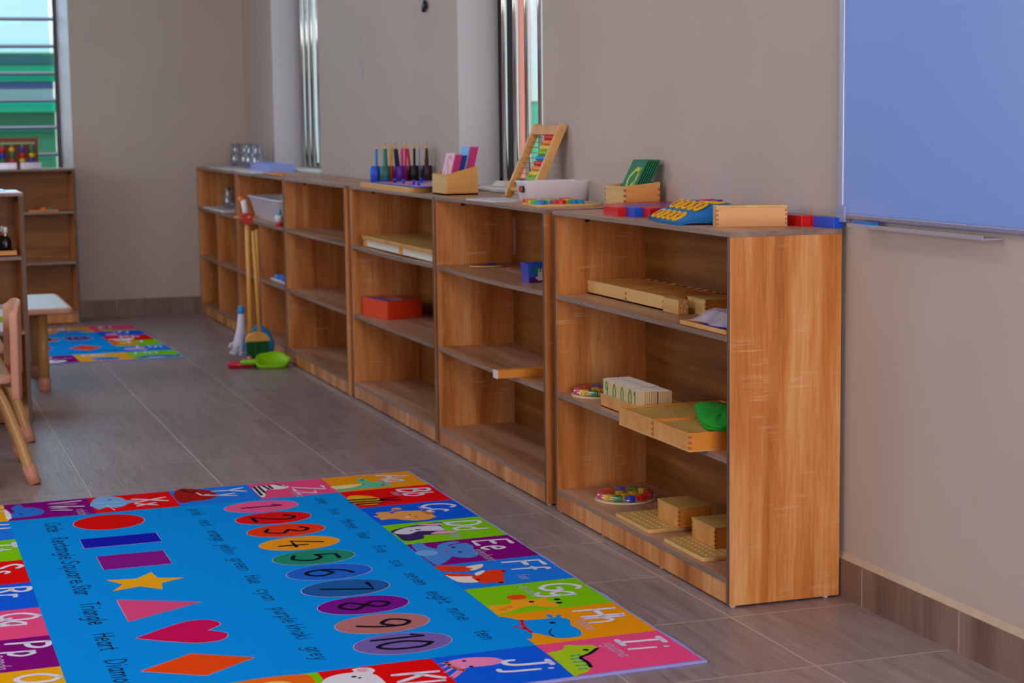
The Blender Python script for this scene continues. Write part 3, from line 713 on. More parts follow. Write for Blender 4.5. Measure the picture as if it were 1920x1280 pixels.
# booklet and abacus
t = thing('booklet', 'thin white booklet lying in front of the foot of the abacus', 'booklet', (.083, 1.86, TOP), rad(4))
bx((-.065, -.12, 0), (.065, .12, .0035), PAPER).build('pages', t); bx((-.066, -.121, .0035), (.066, .121, .0042), mat('lilac_cover', 'D2CEDC', .5)).build('cover', t)
t = thing('abacus', 'wooden abacus with ten rows of coloured beads leaning on the wall', 'abacus', (.170, 1.785, TOP + .003), 0)
aw = .25; al = .262; th_ = rad(25)
MA = Matrix.Rotation(th_, 4, 'Y')
def A_(b, nm): o = b.build(nm, t, bevel=.0015); return o
for y in (0, aw - .016):
    pr = [(-.013, .012), (-.009, 0), (.007, 0), (.013, .01), (.013, al - .01), (.007, al), (-.007, al), (-.013, al - .01)]
    vs = [tuple(MA @ Vector((x, yy, z))) for yy in (y, y + .016) for x, z in pr]
    n = len(pr); A_(MB().add(vs, [tuple(range(n)), tuple(range(2 * n - 1, n - 1, -1))] + [(k, k + n, (k + 1) % n + n, (k + 1) % n) for k in range(n)], BEECH_Y), 'side_rail')
A_(MB().box((-.012, .016, al - .042), (-.002, aw - .016, al - .01), BEECH, MA), 'top_bar')
MB().tube([tuple(MA @ Vector((0, .014, .028))), tuple(MA @ Vector((0, aw - .014, .028)))], .008, BEECH_P).build('bottom_dowel', t)
for y in (-.001, aw + .0005): MB().tube([tuple(MA @ Vector((0, y - .0015, al - .022))), tuple(MA @ Vector((0, y + .0015, al - .022)))], .005, STEEL).build('bolt', t)
bead = {}
rc = ['ltblue2', 'lime2', 'yellow2', 'orange', 'red'] * 2
C['lime2'] = '7CC41E'; C['yellow2'] = 'E8D21E'
for i in range(10):
    z = .05 + i * .0183
    MB().tube([tuple(MA @ Vector((0, .014, z))), tuple(MA @ Vector((0, aw - .014, z)))], .0015, STEEL, 6).build('bead_wire', t)
    for k in range(9):
        y = .023 + .0108 * k; c_ = rc[i]
        if c_ not in bead:
            b = MB().lathe([(.0035, -.0052), (.0072, -.0045), (.0082, -.002), (.0082, .002), (.0072, .0045), (.0035, .0052)], pl(c_, .35), 0, 0, 16, M=Matrix.Rotation(rad(90), 4, 'X'))
            bead[c_] = b.build('bead', t)
            o = bead[c_]
        else:
            o = bead[c_].copy(); COL.objects.link(o); o.parent = t
        o.location = MA @ Vector((0, y, z))

# ------------------------------------------------------------------ top of the third unit
t = thing('card_box', 'pale wedge-shaped wooden box holding the pink and blue letter cards', 'box', (.05, 2.332, TOP))
b = MB(); w_, d_, h0, h1, th = .117, .16, .072, .098, .006
b.box((0, 0, 0), (w_, d_, th), BEECH_P); b.box((0, 0, 0), (th, d_, h0), BEECH_P); b.box((w_ - th, 0, 0), (w_, d_, h1), BEECH)
for y in (0, d_ - th):
    vs = [(th, y, 0), (w_ - th, y, 0), (w_ - th, y, h1), (th, y, h0), (th, y + th, 0), (w_ - th, y + th, 0), (w_ - th, y + th, h1), (th, y + th, h0)]
    b.add(vs, [(0, 1, 2, 3), (7, 6, 5, 4), (4, 5, 1, 0), (3, 2, 6, 7), (0, 3, 7, 4), (1, 5, 6, 2)], BEECH)
b.build('body', t)
b = MB()
for k in range(5): b.box((-.0003, -.0003, .008 + k * .013), (.007, .005, .0145 + k * .013), BEECH_P); b.box((w_ - .007, -.0003, .01 + k * .018), (w_ + .0003, .005, .019 + k * .018), BEECH_P)
b.build('finger_joint', t)
LP = mat('light_pink_card', 'E9A8C8', .5); PK = mat('pink_card', 'D8327E', .5); NV = mat('navy_card', '22308E', .5); LB = mat('sky_blue_card', '6CA8E0', .5)
seq = [(LP, .14, 'light pink card with a gold letter at the front of the wedge box')] + [(PK, .135, 'short pink card behind the light pink one in the wedge box')] * 4 + [(NV, .132, 'navy blue card in the wedge box among pink cards')] * 3 + [(LB, .162, 'tall sky blue card in the wedge box, above the navy ones')] * 1 + [(PK, .162, 'tall pink card at the back of the wedge box')] * 5
x = .0585
for k, (m_, L_, lab) in enumerate(seq):
    leaning_card('letter_card', lab, 'card', 'pink and blue letter cards', x, 2.36, 2.455, TOP + .0075, L_, 14, .0042, m_, 'S' if k == 0 else None, mat('gold_ink', 'C08A2A', .5), .07)
    x += .0061
t = thing('puzzle_plate', 'pink and blue printed puzzle plate with small blue knobs', 'puzzle plate', (.0, 0, TOP + .019))
bx((.028, 2.60, 0), (.262, 3.2, .004), mat('cobalt_edge', '1A3CC8', .4)).build('plate', t, bevel=.001)
b = MB(); PKP = mat('pink_print', 'E88AB0', .5); LV = mat('lavender_print', 'A6A6E0', .5); VI = mat('violet_print', '8A4AA8', .5)
b.box((.031, 2.603, .004), (.259, 3.197, .0043), LV)
for i in range(9):
    for j in range(4): b.prism(rrect(.06 + .056 * j, 2.64 + .065 * i, .05, .055, .006), .0043, .0046, (PKP, mat('orange_print', 'E8784A', .5), VI, LV)[(i * 3 + j * 2) % 4])
b.build('print', t)
for k, (x, y) in enumerate([(.055, 2.68), (.07, 2.8), (.06, 2.9), (.065, 3.04), (.17, 2.76), (.18, 2.88), (.16, 3.0), (.06, 3.15), (.2, 2.66)]):
    MB().lathe([(.005, .004), (.0042, .012), (.0062, .015), (.0062, .02), (.004, .022), (.0001, .022)], mat('blue_knob', '1240D8', .35), x, y, 14).build('knob', t)
t = thing('wooden_frame_board', 'beech frame board lying under the knobbed puzzle plate', 'board', (0, 0, TOP))
bx((.012, 2.665, 0), (.03, 3.36, .018), BEECH_Y).build('frame_rail', t, bevel=.001); bx((.255, 2.665, 0), (.272, 3.36, .018), BEECH_Y).build('frame_rail', t, bevel=.001)
bx((.03, 2.665, 0), (.255, 2.68, .018), BEECH).build('frame_rail', t, bevel=.001); bx((.03, 2.72, 0), (.255, 3.36, .017), BEECH_P).build('panel', t)
# pencil cups
cups = [('blue', .068, 3.335, '1A4AD0'), ('orange red', .126, 3.335, 'E0441A'), ('pink', .184, 3.335, 'D0327A'), ('grey', .242, 3.335, '9098B0'),
        ('teal', .092, 3.278, '146458'), ('purple', .15, 3.278, '5A1AA0'), ('black', .207, 3.278, '0E0E14'), ('dark brown', .263, 3.278, '3A2230')]
pens = {'blue': [('1E7AD8', 0, 0)], 'teal': [('146A4A', -2, 3), ('1E9A5A', 3, -1), ('0E7A6A', 0, -3)], 'orange red': [('E8B41E', 1, 2), ('E0641A', -3, -2)], 'purple': [('1A1A3A', -7, 0), ('20244A', -5, 3)],
        'pink': [('F03CA0', 2, 0), ('E83C8E', 0, 4)], 'black': [('14141A', 0, 0), ('C8281E', -7, 2)], 'grey': [('B0B4C8', 0, 0)], 'dark brown': [('3E1E22', -2, 0), ('5A2A2A', 3, 2)]}
for nm, x, y, hx in cups:
    row = 'back row' if y > 3.3 else 'front row'
    m_ = mat('cup_' + nm, hx, .35)
    zb = TOP + .0177
    o = MB().lathe([(.0195, 0), (.021, .002), (.021, .061), (.0195, .063), (.017, .062), (.017, .004), (.0001, .003)], m_, 0, 0, 26).build('pencil_cup', None, (x, y, zb))
    tag(o, '%s round pencil cup in the %s behind the knobbed puzzle' % (nm, row), 'pencil cup', 'coloured pencil cups')
    for k, (pc, ty, tx) in enumerate(pens[nm]):
        b = MB(); m2 = mat('pencil_' + pc, pc, .4)
        b.lathe([(.0056, 0), (.0056, .126)], m2, 0, 0, 6, False); b.lathe([(.0056, .126), (.0014, .143)], mat('bare_wood', 'D8AC7A', .6), 0, 0, 6, False)
        p = b.build('pencil', None, (x + (.006 if k == 0 else -.007) * (1 if k < 2 else .2), y + (.004 if k != 2 else -.008), zb + .005))
        b = MB().lathe([(.0014, .143), (.0001, .149)], m2, 0, 0, 6); b.build('lead', p)
        p.rotation_euler = (rad(tx), rad(ty), 0)
        cw = {'1E7AD8': 'blue', '146A4A': 'dark green', '1E9A5A': 'light green', '0E7A6A': 'blue green', 'E8B41E': 'yellow', 'E0641A': 'orange', '1A1A3A': 'navy tilted', '20244A': 'dark navy', 'F03CA0': 'bright pink', 'E83C8E': 'rose pink', '14141A': 'black', 'C8281E': 'red tilted', 'B0B4C8': 'pale grey', '3E1E22': 'dark brown', '5A2A2A': 'reddish brown'}[pc]
        tag(p, '%s pencil standing in the %s cup' % (cw, nm), 'pencil', 'pencils in the cups')
# ------------------------------------------------------------------ inside the nearest unit: upper shelf
ZA, ZB, ZC = .6262, .3467, .0672
for i, (y0, y1, lab) in enumerate(((.835, 1.118, 'slatted wooden tray farther back on the upper shelf of the nearest unit'), (.585, .834, 'slatted wooden tray beside the small beech brick on the upper shelf'))):
    t = thing('slatted_tray', lab, 'tray', (.094, y0, ZA), 0, 'slatted wooden trays')
    L_ = y1 - y0
    b = MB().box((0, 0, 0), (.176, L_, .005), BEECH).box((0, 0, 0), (.006, L_, .038), BEECH_P).box((.17, 0, 0), (.176, L_, .038), BEECH)
    b.box((.006, 0, 0), (.17, .006, .038), BEECH).box((.006, L_ - .006, 0), (.17, L_, .038), BEECH)
    b.build('body', t, bevel=.0006)
    for k in range(1, 5): bx((.006, L_ * k / 5 - .0025, .005), (.17, L_ * k / 5 + .0025, .036), BEECH).build('slat', t)
    b = MB()
    for k in range(5): b.box((.158, L_ * (k + .5) / 5 - .004, .0365), (.168, L_ * (k + .5) / 5 + .004, .0383), DARK)
    for k in range(2): b.box((-.0003, -.0003, .006 + k * .014), (.003, .006, .013 + k * .014), JOINT); b.box((-.0003, L_ - .006, .006 + k * .014), (.003, L_ + .0003, .013 + k * .014), JOINT)
    b.build('finger_joint', t)
t = thing('wooden_brick', 'small beech brick wrapped in clear film on the upper shelf', 'brick', (.090, .482, ZA), 0)
bx((0, 0, 0), (.028, .096, .036), BEECH_P, {'-y': BEECH}).build('brick', t, bevel=.001)
b = MB(); rnd = random.Random(3)
for k in range(14):
    x = .002 + rnd.random() * .024; z = .003 + rnd.random() * .03
    b.box((x, -.0006, z), (x + .0012, -.0002, z + .004), PAPER)
b.build('film_crease', t)
t = thing('wooden_box', 'small beech box with an overhanging plywood lid on the upper shelf', 'box', (.138, .425, ZA), 0)
finger_box(t, 'body', 0, 0, 0, .132, .105, .037, BEECH_D, lid=PLY, mends=BEECH_P, jn=3)
t = thing('low_tray', 'low wooden tray with a blue sheet at the front of the upper shelf', 'tray', (.002, .022, ZA), 0)
b = MB().box((0, 0, 0), (.2, .256, .003), BEECH_P)
for a, c in (((0, 0), (.008, .256)), ((.192, 0), (.2, .256)), ((.008, 0), (.192, .008)), ((.008, .248), (.192, .256))): b.box((a[0], a[1], 0), (c[0], c[1], .0115), BEECH)
b.build('body', t, bevel=.001); bx((.009, .009, .003), (.19, .2, .0075), mat('royal_blue_sheet', '1438C0', .5)).build('blue_sheet', t)
# crumpled clear plastic bag
def crumple(name, label, loc, sx, sy, h, seed, m_=None, cat='plastic bag'):
    rnd = random.Random(seed); n, m = 22, 18; vs = []
    ph = [(rnd.uniform(2, 7), rnd.uniform(2, 7), rnd.uniform(0, 6), rnd.uniform(.2, 1)) for _ in range(9)]
    for i in range(n + 1):
        for j in range(m + 1):
            a, c = i / n, j / m
            e = min(1, 4.5 * min(a, 1 - a)) * min(1, 4.5 * min(c, 1 - c))
            z = h * e * (.55 + .08 * sum(w_ * abs(sin(p * a * 2 + q_ * c * 2 + r_)) for p, q_, r_, w_ in ph)) + .001
            vs.append((sx * (a - .5) * (1 + .12 * sin(c * 9 + seed)), sy * (c - .5) * (1 + .1 * sin(a * 8)), z))
    fs = [(i * (m + 1) + j, (i + 1) * (m + 1) + j, (i + 1) * (m + 1) + j + 1, i * (m + 1) + j + 1) for i in range(n) for j in range(m)]
    o = MB().add(vs, fs, m_ or FILMB, False).build(name, None, loc)
    return tag(o, label, cat)
FILMB = mat('milky_plastic_bag', 'D8D4F0', .15, 0, 0, .5)
crumple('plastic_bag', 'crumpled clear plastic bag lying on the low tray', (.085, .16, ZA + .0118), .13, .21, .032, 5)

crumple('cloth', 'small crumpled white cloth on the window sill behind the wedge box', (.40, 2.74, .8725), .06, .16, .022, 8, mat('off_white_cloth', 'D8CCC0', .9), 'cloth')
# middle shelf
def gem_plate(label, x, y, z):
    t = thing('gem_plate', label, 'toy plate', (x, y, z), 0, 'film-wrapped plates of coloured blocks')
    MB().prism(ell(0, 0, .085, .085, 40), 0, .005, mat('pale_plate_wood', 'E2C9A4', .5)).build('plate', t, bevel=.001)
    gc = ['F2C718', '169048', '1650D8', 'E01818', 'D01828', 'D02050', 'E4C020', '2A8A38', '4A50C0', 'E03A20', 'D81C2C', 'E83070']
    for k in range(12):
        a = rad(200 + 30 * k)
        m_ = mat('gem_' + gc[k], gc[k], .2)
        M = Matrix.Translation((.066 * cos(a), .066 * sin(a), .005)) @ Matrix.Rotation(a + .2 * (k % 3), 4, 'Z')
        MB().prism(rrect(0, 0, .021, .022, .004), 0, .017, m_, M=M).build('block', t, bevel=.003)
    for k in range(3): MB().prism(rrect(.022 * cos(k * 2.1), .022 * sin(k * 2.1), .02, .02, .004), .005, .02, mat('gem_gold', 'E8B814', .2)).build('block', t, bevel=.003)
    prof = [(.0845, .003), (.083, .016), (.074, .0245), (.05, .026), (.02, .0245), (.0001, .026)]
    MB().lathe(prof, FILM, 0, 0, 32).build('plastic_film', t)
    return t
gem_plate('round plate of coloured blocks behind the number cards on the middle shelf', .100, 1.028, ZB)
gem_plate('round plate of coloured blocks on the bottom shelf of the nearest unit', .128, .925, ZC)
t = thing('card_tray', 'wooden tray holding the white number cards on the middle shelf', 'tray', (.024, .56, ZB), 0)
b = MB().box((0, 0, 0), (.135, .288, .004), BEECH).box((0, 0, 0), (.005, .288, .034), BEECH, ends={'-x': BEECH}).box((.13, 0, 0), (.135, .288, .034), BEECH).box((.005, .283, 0), (.13, .288, .034), BEECH).box((.005, 0, 0), (.13, .005, .034), BEECH)
b.build('body', t, bevel=.0008)
CARD = wood('white_card_wood', 'C4A474', 'D4B688', 'DEC49A', 'y', .5, contrast=.6); CARDW = mat('white_card_edge', 'ECE8F2', .6)
GI = mat('green_ink', '1E9A2A', .6)
def ncard(x, y0, y1, h, lab, txt=None, g='number cards in the wooden tray'):
    o = MB().box((0, 0, 0), (.0046, y1 - y0, h), CARD, ends={'+z': CARDW, '-y': CARD}).build('number_card', None, (x, y0, ZB + .0045))
    tag(o, lab, 'card', g)
    if txt:
        b = MB(); R_ = Matrix(((0, 0, -1, -.0004), (-1, 0, 0, y1 - y0 - .014), (0, 1, 0, .024), (0, 0, 0, 1)))
        yy = 0
        for ch in txt:
            Rk = R_ @ Matrix.Translation((yy, 0, 0)); flat_text(b, ch, .04, .0052, GI, Rk, wid=.8); yy += .054
        b.build('green_digits', o)
    return o
ncard(.030, .645, .842, .071, 'front long number card reading 9000 in green', '9000')
ncard(.030, .5655, .643, .071, 'front short number card reading 1 in green', '1')
for k in range(13): ncard(.0358 + .0054 * k + (.003 if k > 6 else 0), .645, .842, .071 + .001 * (k % 2), 'plain long white card behind the 9000 card in the tray')
for k in range(6): ncard(.0358 + .0054 * k, .5655, .643, .070 + .0008 * (k % 3), 'short white card behind the card reading 1')
for k in range(7): ncard(.072 + .0054 * k, .5655, .642, .069 + .0008 * (k % 3), 'short white card in the rear stack of the card tray')
def rim_tray(name, label, x0, y0, x1, y1, z0, h, rec=.004):
    t = thing(name, label, 'tray', (x0, y0, z0), 0)
    a, c = x1 - x0, y1 - y0
    b = MB().box((0, 0, 0), (a, c, h - rec), BEECH_D, ends={'-x': BEECH, '+z': PLY})
    b.build('body', t)
    b = MB().box((-.0005, -.0005, -.0002), (a + .0005, c + .0005, .002), BEECH_P); b.build('base_edge', t)
    b = MB()
    for p, q_ in (((0, 0), (.006, c)), ((a - .006, 0), (a, c)), ((.006, 0), (a - .006, .006)), ((.006, c - .006), (a - .006, c))): b.box((p[0], p[1], h - rec), (q_[0], q_[1], h), BEECH_D, ends={'-x': BEECH})
    b.build('rim', t, bevel=.0006)
    b = MB()
    for k in range(3): b.box((-.0003, -.0003, .006 + .0125 * k), (.006, .006, .012 + .0125 * k), JOINT)
    b.build('finger_joint', t)
    return t
rim_tray('shallow_tray', 'shallow wooden tray sticking out of the middle shelf beside the number cards', -.046, .334, .24, .545, ZB, .045)
rim_tray('shallow_tray', 'shallow wooden tray under the green cloth on the middle shelf', -.045, .120, .2, .330, ZB, .044)
# folded green felt cloth on the near tray
b = MB(); zt = ZB + .0445
po = smooth([(.135, .465), (.085, .36), (.045, .262), (.020, .17), (.024, .125), (.06, .112), (.12, .125), (.17, .25), (.2, .42)], True, 4)
n = len(po); cx, cy = .105, .26
for lay, (z0, sh) in enumerate(((0, 0), (.004, .004), (.008, .002))):
    rings = [(1, 0), (1.012, .002), (1, .0042), (.6, .0046 + .003 * lay), (.2, .0046 + .004 * lay)]
    vs = []
    for s_c, dz in rings:
        for k, (x, y) in enumerate(po): vs.append((cx + (x - cx) * s_c + sh * (1 if lay == 1 else 0), cy + (y - cy) * s_c - sh, zt + z0 + dz + .001 * sin(k * .9 + lay)))
    vs.append((cx, cy, zt + z0 + .0048 + .004 * lay))
    fs = [(i * n + k, i * n + (k + 1) % n, (i + 1) * n + (k + 1) % n, (i + 1) * n + k) for i in range(len(rings) - 1) for k in range(n)] + [(4 * n + k, 4 * n + (k + 1) % n, 5 * n) for k in range(n)]
    b.add(vs, fs, mat('green_felt', '10A020', .95), True)
tag(b.build('felt_cloth'), 'folded bright green felt cloth on the tray of the middle shelf', 'cloth')
# bottom shelf
HOLE = mat('peg_hole_pale', 'F0D890', .7)
for i, (y0, y1, lab, lb, b0) in enumerate(((.50, .722, 'pegboard with rows of holes on the bottom shelf, beside the plate of blocks', 'small beech box with plywood lid on the pegboard beside the plate of blocks', (.092, .487)), (.175, .405, 'pegboard with rows of holes at the near end of the bottom shelf', 'small beech box with plywood lid on the nearest pegboard', (.080, .247)))):
    t = thing('pegboard', lab, 'pegboard', (.014, y0, ZC), 0, 'pegboards on the bottom shelf')
    MB().prism(rrect(.08, (y1 - y0) / 2, .16, y1 - y0, .006), 0, .011, PLY, BEECH_P).build('board', t, bevel=.001)
    b = MB()
    for p in range(10):
        for q_ in range(7): b.prism(ell(.02 + q_ * .02, .022 + p * (y1 - y0 - .044) / 9, .0036, .0036, 10), .011, .0113, HOLE)
    b.build('hole_rows', t)
    t = thing('peg_box', lb, 'box', (b0[0], b0[1], ZC + .0115), 0, 'peg boxes')
    finger_box(t, 'body', 0, 0, 0, .092, .132, .048, BEECH_D, lid=PLY, mends=BEECH, jn=4)

# ------------------------------------------------------------------ second unit
t = thing('round_board', 'thin round wooden board lying on the upper shelf of the second unit', 'round board', (.15, 2.19, ZA - .001), 0)
MB().prism(ell(0, 0, .062, .062, 36), 0, .005, mat('plum_wood_face', '7A4A40', .5), BEECH_P).build('board', t)
MB().prism(rrect(.015, .0, .03, .014, .004), .005, .009, pl('navy')).build('knob', t)
t = thing('gift_box', 'open blue and purple printed box on the upper shelf of the second unit', 'box', (.073, 1.552, ZA - .0035), 0)
b = MB(); VP = mat('violet_card', '3C3AB8', .45); BC = mat('bright_blue_card', '2A6AE0', .45)
def fl(z): k = .006 * z / .058; return (-k, -k, .1 + k, .06 + k)
for z0, z1, m_ in ((0, .016, mat('purple_card', '5A1E9A', .45)), (.016, .058, BC)):
    a, c = fl(z0), fl(z1)
    vs = [(a[0], a[1], z0), (a[2], a[1], z0), (a[2], a[3], z0), (a[0], a[3], z0), (c[0], c[1], z1), (c[2], c[1], z1), (c[2], c[3], z1), (c[0], c[3], z1)]
    b.add(vs, [(0, 1, 5, 4), (1, 2, 6, 5), (2, 3, 7, 6)], m_); b.add(vs, [(3, 0, 4, 7)], VP)
    vi = [(x + (.002 if x < .05 else -.002), y + (.002 if y < .03 else -.002), z) for x, y, z in vs]
    b.add(vi, [(4, 5, 1, 0), (5, 6, 2, 1), (6, 7, 3, 2), (7, 4, 0, 3)], BC)
b.box((0, 0, 0), (.1, .06, .002), VP); b.build('body', t)
MF = Matrix.Translation((0, -.0008, 0)) @ Matrix.Rotation(rad(90), 4, 'X')
def art(polys, nm):
    b = MB()
    for p, m_, dz in polys:
        b.add([(x, -.0006 - .006 * z / .058 - dz, z) for x, z in p], [tuple(range(len(p)))], m_)
    return b.build(nm, t)
W_ = mat('print_white', 'F0ECF6', .5)
art([(ell(.025, .038, .0125, .011, 20), mat('teal_sticker', '1E9A8A', .5), .0002)], 'round_sticker')
art([(ell(.035, .014, .011, .009, 16), W_, .0003), (ell(.035, .026, .0075, .006, 16), W_, .0003), (ell(.031, .036, .002, .007, 10), W_, .0003), (ell(.039, .036, .002, .007, 10), W_, .0003), (ell(.024, .013, .004, .003, 8), W_, .0003), (ell(.046, .013, .004, .003, 8), W_, .0003)], 'printed_rabbit')
art([(ell(.066, .016, .012, .012, 16), pl('orange'), .0003), (ell(.066, .034, .012, .01, 16), mat('mane', 'E8901E', .5), .0003), (ell(.066, .033, .007, .006, 14), pl('yellow'), .0005)], 'printed_lion')
t = thing('wooden_bar', 'long beech bar lying across the lower shelf and sticking out of its front', 'bar', (-.062, 1.470, .3441), 0)
bx((.004, 0, 0), (.27, .038, .025), BEECH_D).build('bar', t, bevel=.0008); bx((0, 0, 0), (.004, .038, .025), mat('white_end_grain', 'D8D2D0', .6)).build('end_cap', t, bevel=.0006)

# ------------------------------------------------------------------ third unit
t = thing('board_box', 'large flat wooden box with white sides on the upper shelf of the third unit', 'box', (.018, 2.37, .6265), 0)
bx((0, 0, .028), (.245, 1.005, .043), PLY, {'-x': BEECH, '-y': BEECH}).build('lid', t, bevel=.001)
b = MB().box((.014, .01, 0), (.24, .995, .028), mat('white_side_panel', 'E8E4DA', .5)); b.build('tray', t)
for y in (.0, .465, .99): bx((.004, y, 0), (.02, y + .012, .028), BEECH).build('spacer', t)
t = thing('red_box', 'orange red cardboard box with a printed lid on the middle shelf', 'box', (.07, 3.205, .3466), rad(10))
bx((0, 0, 0), (.15, .235, .07), mat('orange_red_card', 'E6480C', .5), {'-y': mat('red_card', 'D83410', .5)}).build('carton', t, bevel=.001)
b = MB().box((0, 0, .07), (.15, .235, .0706), mat('lid_print_red', 'C03A2E', .5))
b.prism(rrect(.02, .12, .03, .2, .005), .0706, .0709, mat('lid_blue', '3A50C0', .5)); b.prism(ell(.07, .07, .03, .04, 18), .0706, .0709, mat('lid_grey', '9A8A9A', .5)); b.prism(ell(.105, .17, .025, .04, 18), .0706, .0709, mat('lid_orange', 'E0703A', .5))
b.build('printed_lid', t)

# ------------------------------------------------------------------ far cubby units
t = thing('basin', 'large white plastic basin on the upper cubby shelf behind the toy broom', 'basin', (.135, 5.44, .6261), 0)
b = MB(); vs = []
for hx, hy, z in ((.07, .34, 0), (.075, .35, .004), (.10, .40, .108), (.108, .41, .112), (.108, .41, .118), (.097, .398, .116), (.07, .342, .008)):
    p = rrect(0, 0, 2 * hx, 2 * hy, .06, 6); n = len(p); vs += [(x, y, z) for x, y in p]
fs = [(i * n + k, i * n + (k + 1) % n, (i + 1) * n + (k + 1) % n, (i + 1) * n + k) for i in range(6) for k in range(n)] + [tuple(range(n - 1, -1, -1)), tuple(6 * n + k for k in range(n))]
b.add(vs, fs, WHITE, True); b.build('tub', t)
t = thing('spray_bottle', 'small bottle with blue top and red base beside the white basin', 'bottle', (.012, 4.935, .6261), 0)
MB().lathe([(.018, 0), (.02, .003), (.02, .02)], pl('red'), 0, 0, 16).build('base', t); MB().lathe([(.02, .02), (.022, .045), (.014, .055)], WHITE, 0, 0, 16).build('body', t); MB().lathe([(.014, .055), (.011, .075), (.0001, .085)], pl('ltblue'), 0, 0, 16).build('cap', t)
t = thing('white_tray', 'small white tray of blue toys on the middle cubby shelf', 'tray', (.03, 4.93, .3468), 0)
bx((0, 0, 0), (.16, .34, .008), WHITE).build('tray', t, bevel=.003)
for k, (x, y) in enumerate(((.03, .1), (.045, .19), (.07, .13), (.03, .26))):
    MB().prism(rrect(x, y, .045, .075, .015), .008, .032 - .004 * (k % 2), mat('toy_blue%d' % (k % 2), ('1A6AE0', '3E8AE8')[k % 2], .35)).build('blue_toy', t, bevel=.005)
def sheet(name, label, x0, y0, x1, y1, z, rot=0, m=PAPER, h=.003, cat='paper'):
    return tag(bx((-(x1 - x0) / 2, -(y1 - y0) / 2, 0), ((x1 - x0) / 2, (y1 - y0) / 2, h), m).build(name, None, ((x0 + x1) / 2, (y0 + y1) / 2, z), rad(rot)), label, cat)
sheet('paper_stack', 'white paper stack on the upper shelf of the far corner unit', .012, 6.42, .2, 7.1, .6262, 0, PAPER, .008)
def jug(label, x, y, z, s=1.0, g=None):
    t = thing('glass_jug', label, 'jug', (x, y, z), 0, g)
    MB().lathe([(.034 * s, 0), (.04 * s, .006 * s), (.044 * s, .04 * s), (.036 * s, .08 * s), (.026 * s, .11 * s), (.033 * s, .14 * s), (.031 * s, .14 * s), (.024 * s, .11 * s), (.034 * s, .078 * s), (.041 * s, .04 * s), (.036 * s, .009 * s), (.0001, .008 * s)], GLASS2, 0, 0, 24).build('body', t)
    MB().tube([(0, -.033 * s, .125 * s), (0, -.062 * s, .115 * s), (0, -.068 * s, .08 * s), (0, -.042 * s, .045 * s)], .005 * s, GLASS2, 8).build('handle', t)
    return t
GLASS2 = clear('jug_glass', 'F0F4FC', .04, .75, .06)
jug('clear glass jug on the paper stack in the far corner unit', .1, 6.72, .6345, .85)
sheet('paper_sheet', 'white sheet under the glass jars on top of the far corner unit', .04, 6.3, .262, 7.1, TOP + .0002, 0, PAPER, .004)
for k, (x, y) in enumerate(((.2, 6.98), (.21, 6.74), (.19, 6.5), (.2, 6.36))):
    jug('clear glass jug on the far corner unit, %s' % ('farthest into the corner', 'second from the corner', 'third from the corner', 'beside the blue plastic tray')[k], x, y, TOP + .0045, .95, 'glass jugs on the far corner unit')
t = thing('plastic_tray', 'pale blue clear plastic tray beside the glass jugs', 'tray', (.13, 5.72, TOP + .0002), 0)
b = MB(); BT = mat('pale_blue_plastic', 'A8BCFF', .2, 0, 0, .75)
b.box((0, 0, 0), (.14, .5, .003), BT).box((0, 0, .003), (.003, .5, .04), BT).box((.137, 0, .003), (.14, .5, .04), BT).box((.003, 0, .003), (.137, .003, .04), BT).box((.003, .497, .003), (.137, .5, .04), BT); b.build('tray', t)
sheet('paper_sheet', 'white sheet in front of the pale blue plastic tray', .02, 5.6, .12, 6.1, TOP + .0002, 0, PAPER, .003)
for k in range(3):
    o = MB().tube([(0, 0, .006), (.01, -.42 + .08 * k, .006)], .006, [BEECH, pl('red'), mat('salmon_stick', 'E88A6A', .5)][k], 8).build('craft_stick', None, (.03 + .022 * k, 5.35 + .02 * k, TOP + .0002))
    tag(o, ['bare wooden stick nearest the shelf edge on the cubby unit', 'red stick on top of the cubby unit', 'salmon stick beside the red one on the cubby unit'][k], 'stick', 'sticks on the cubby unit')
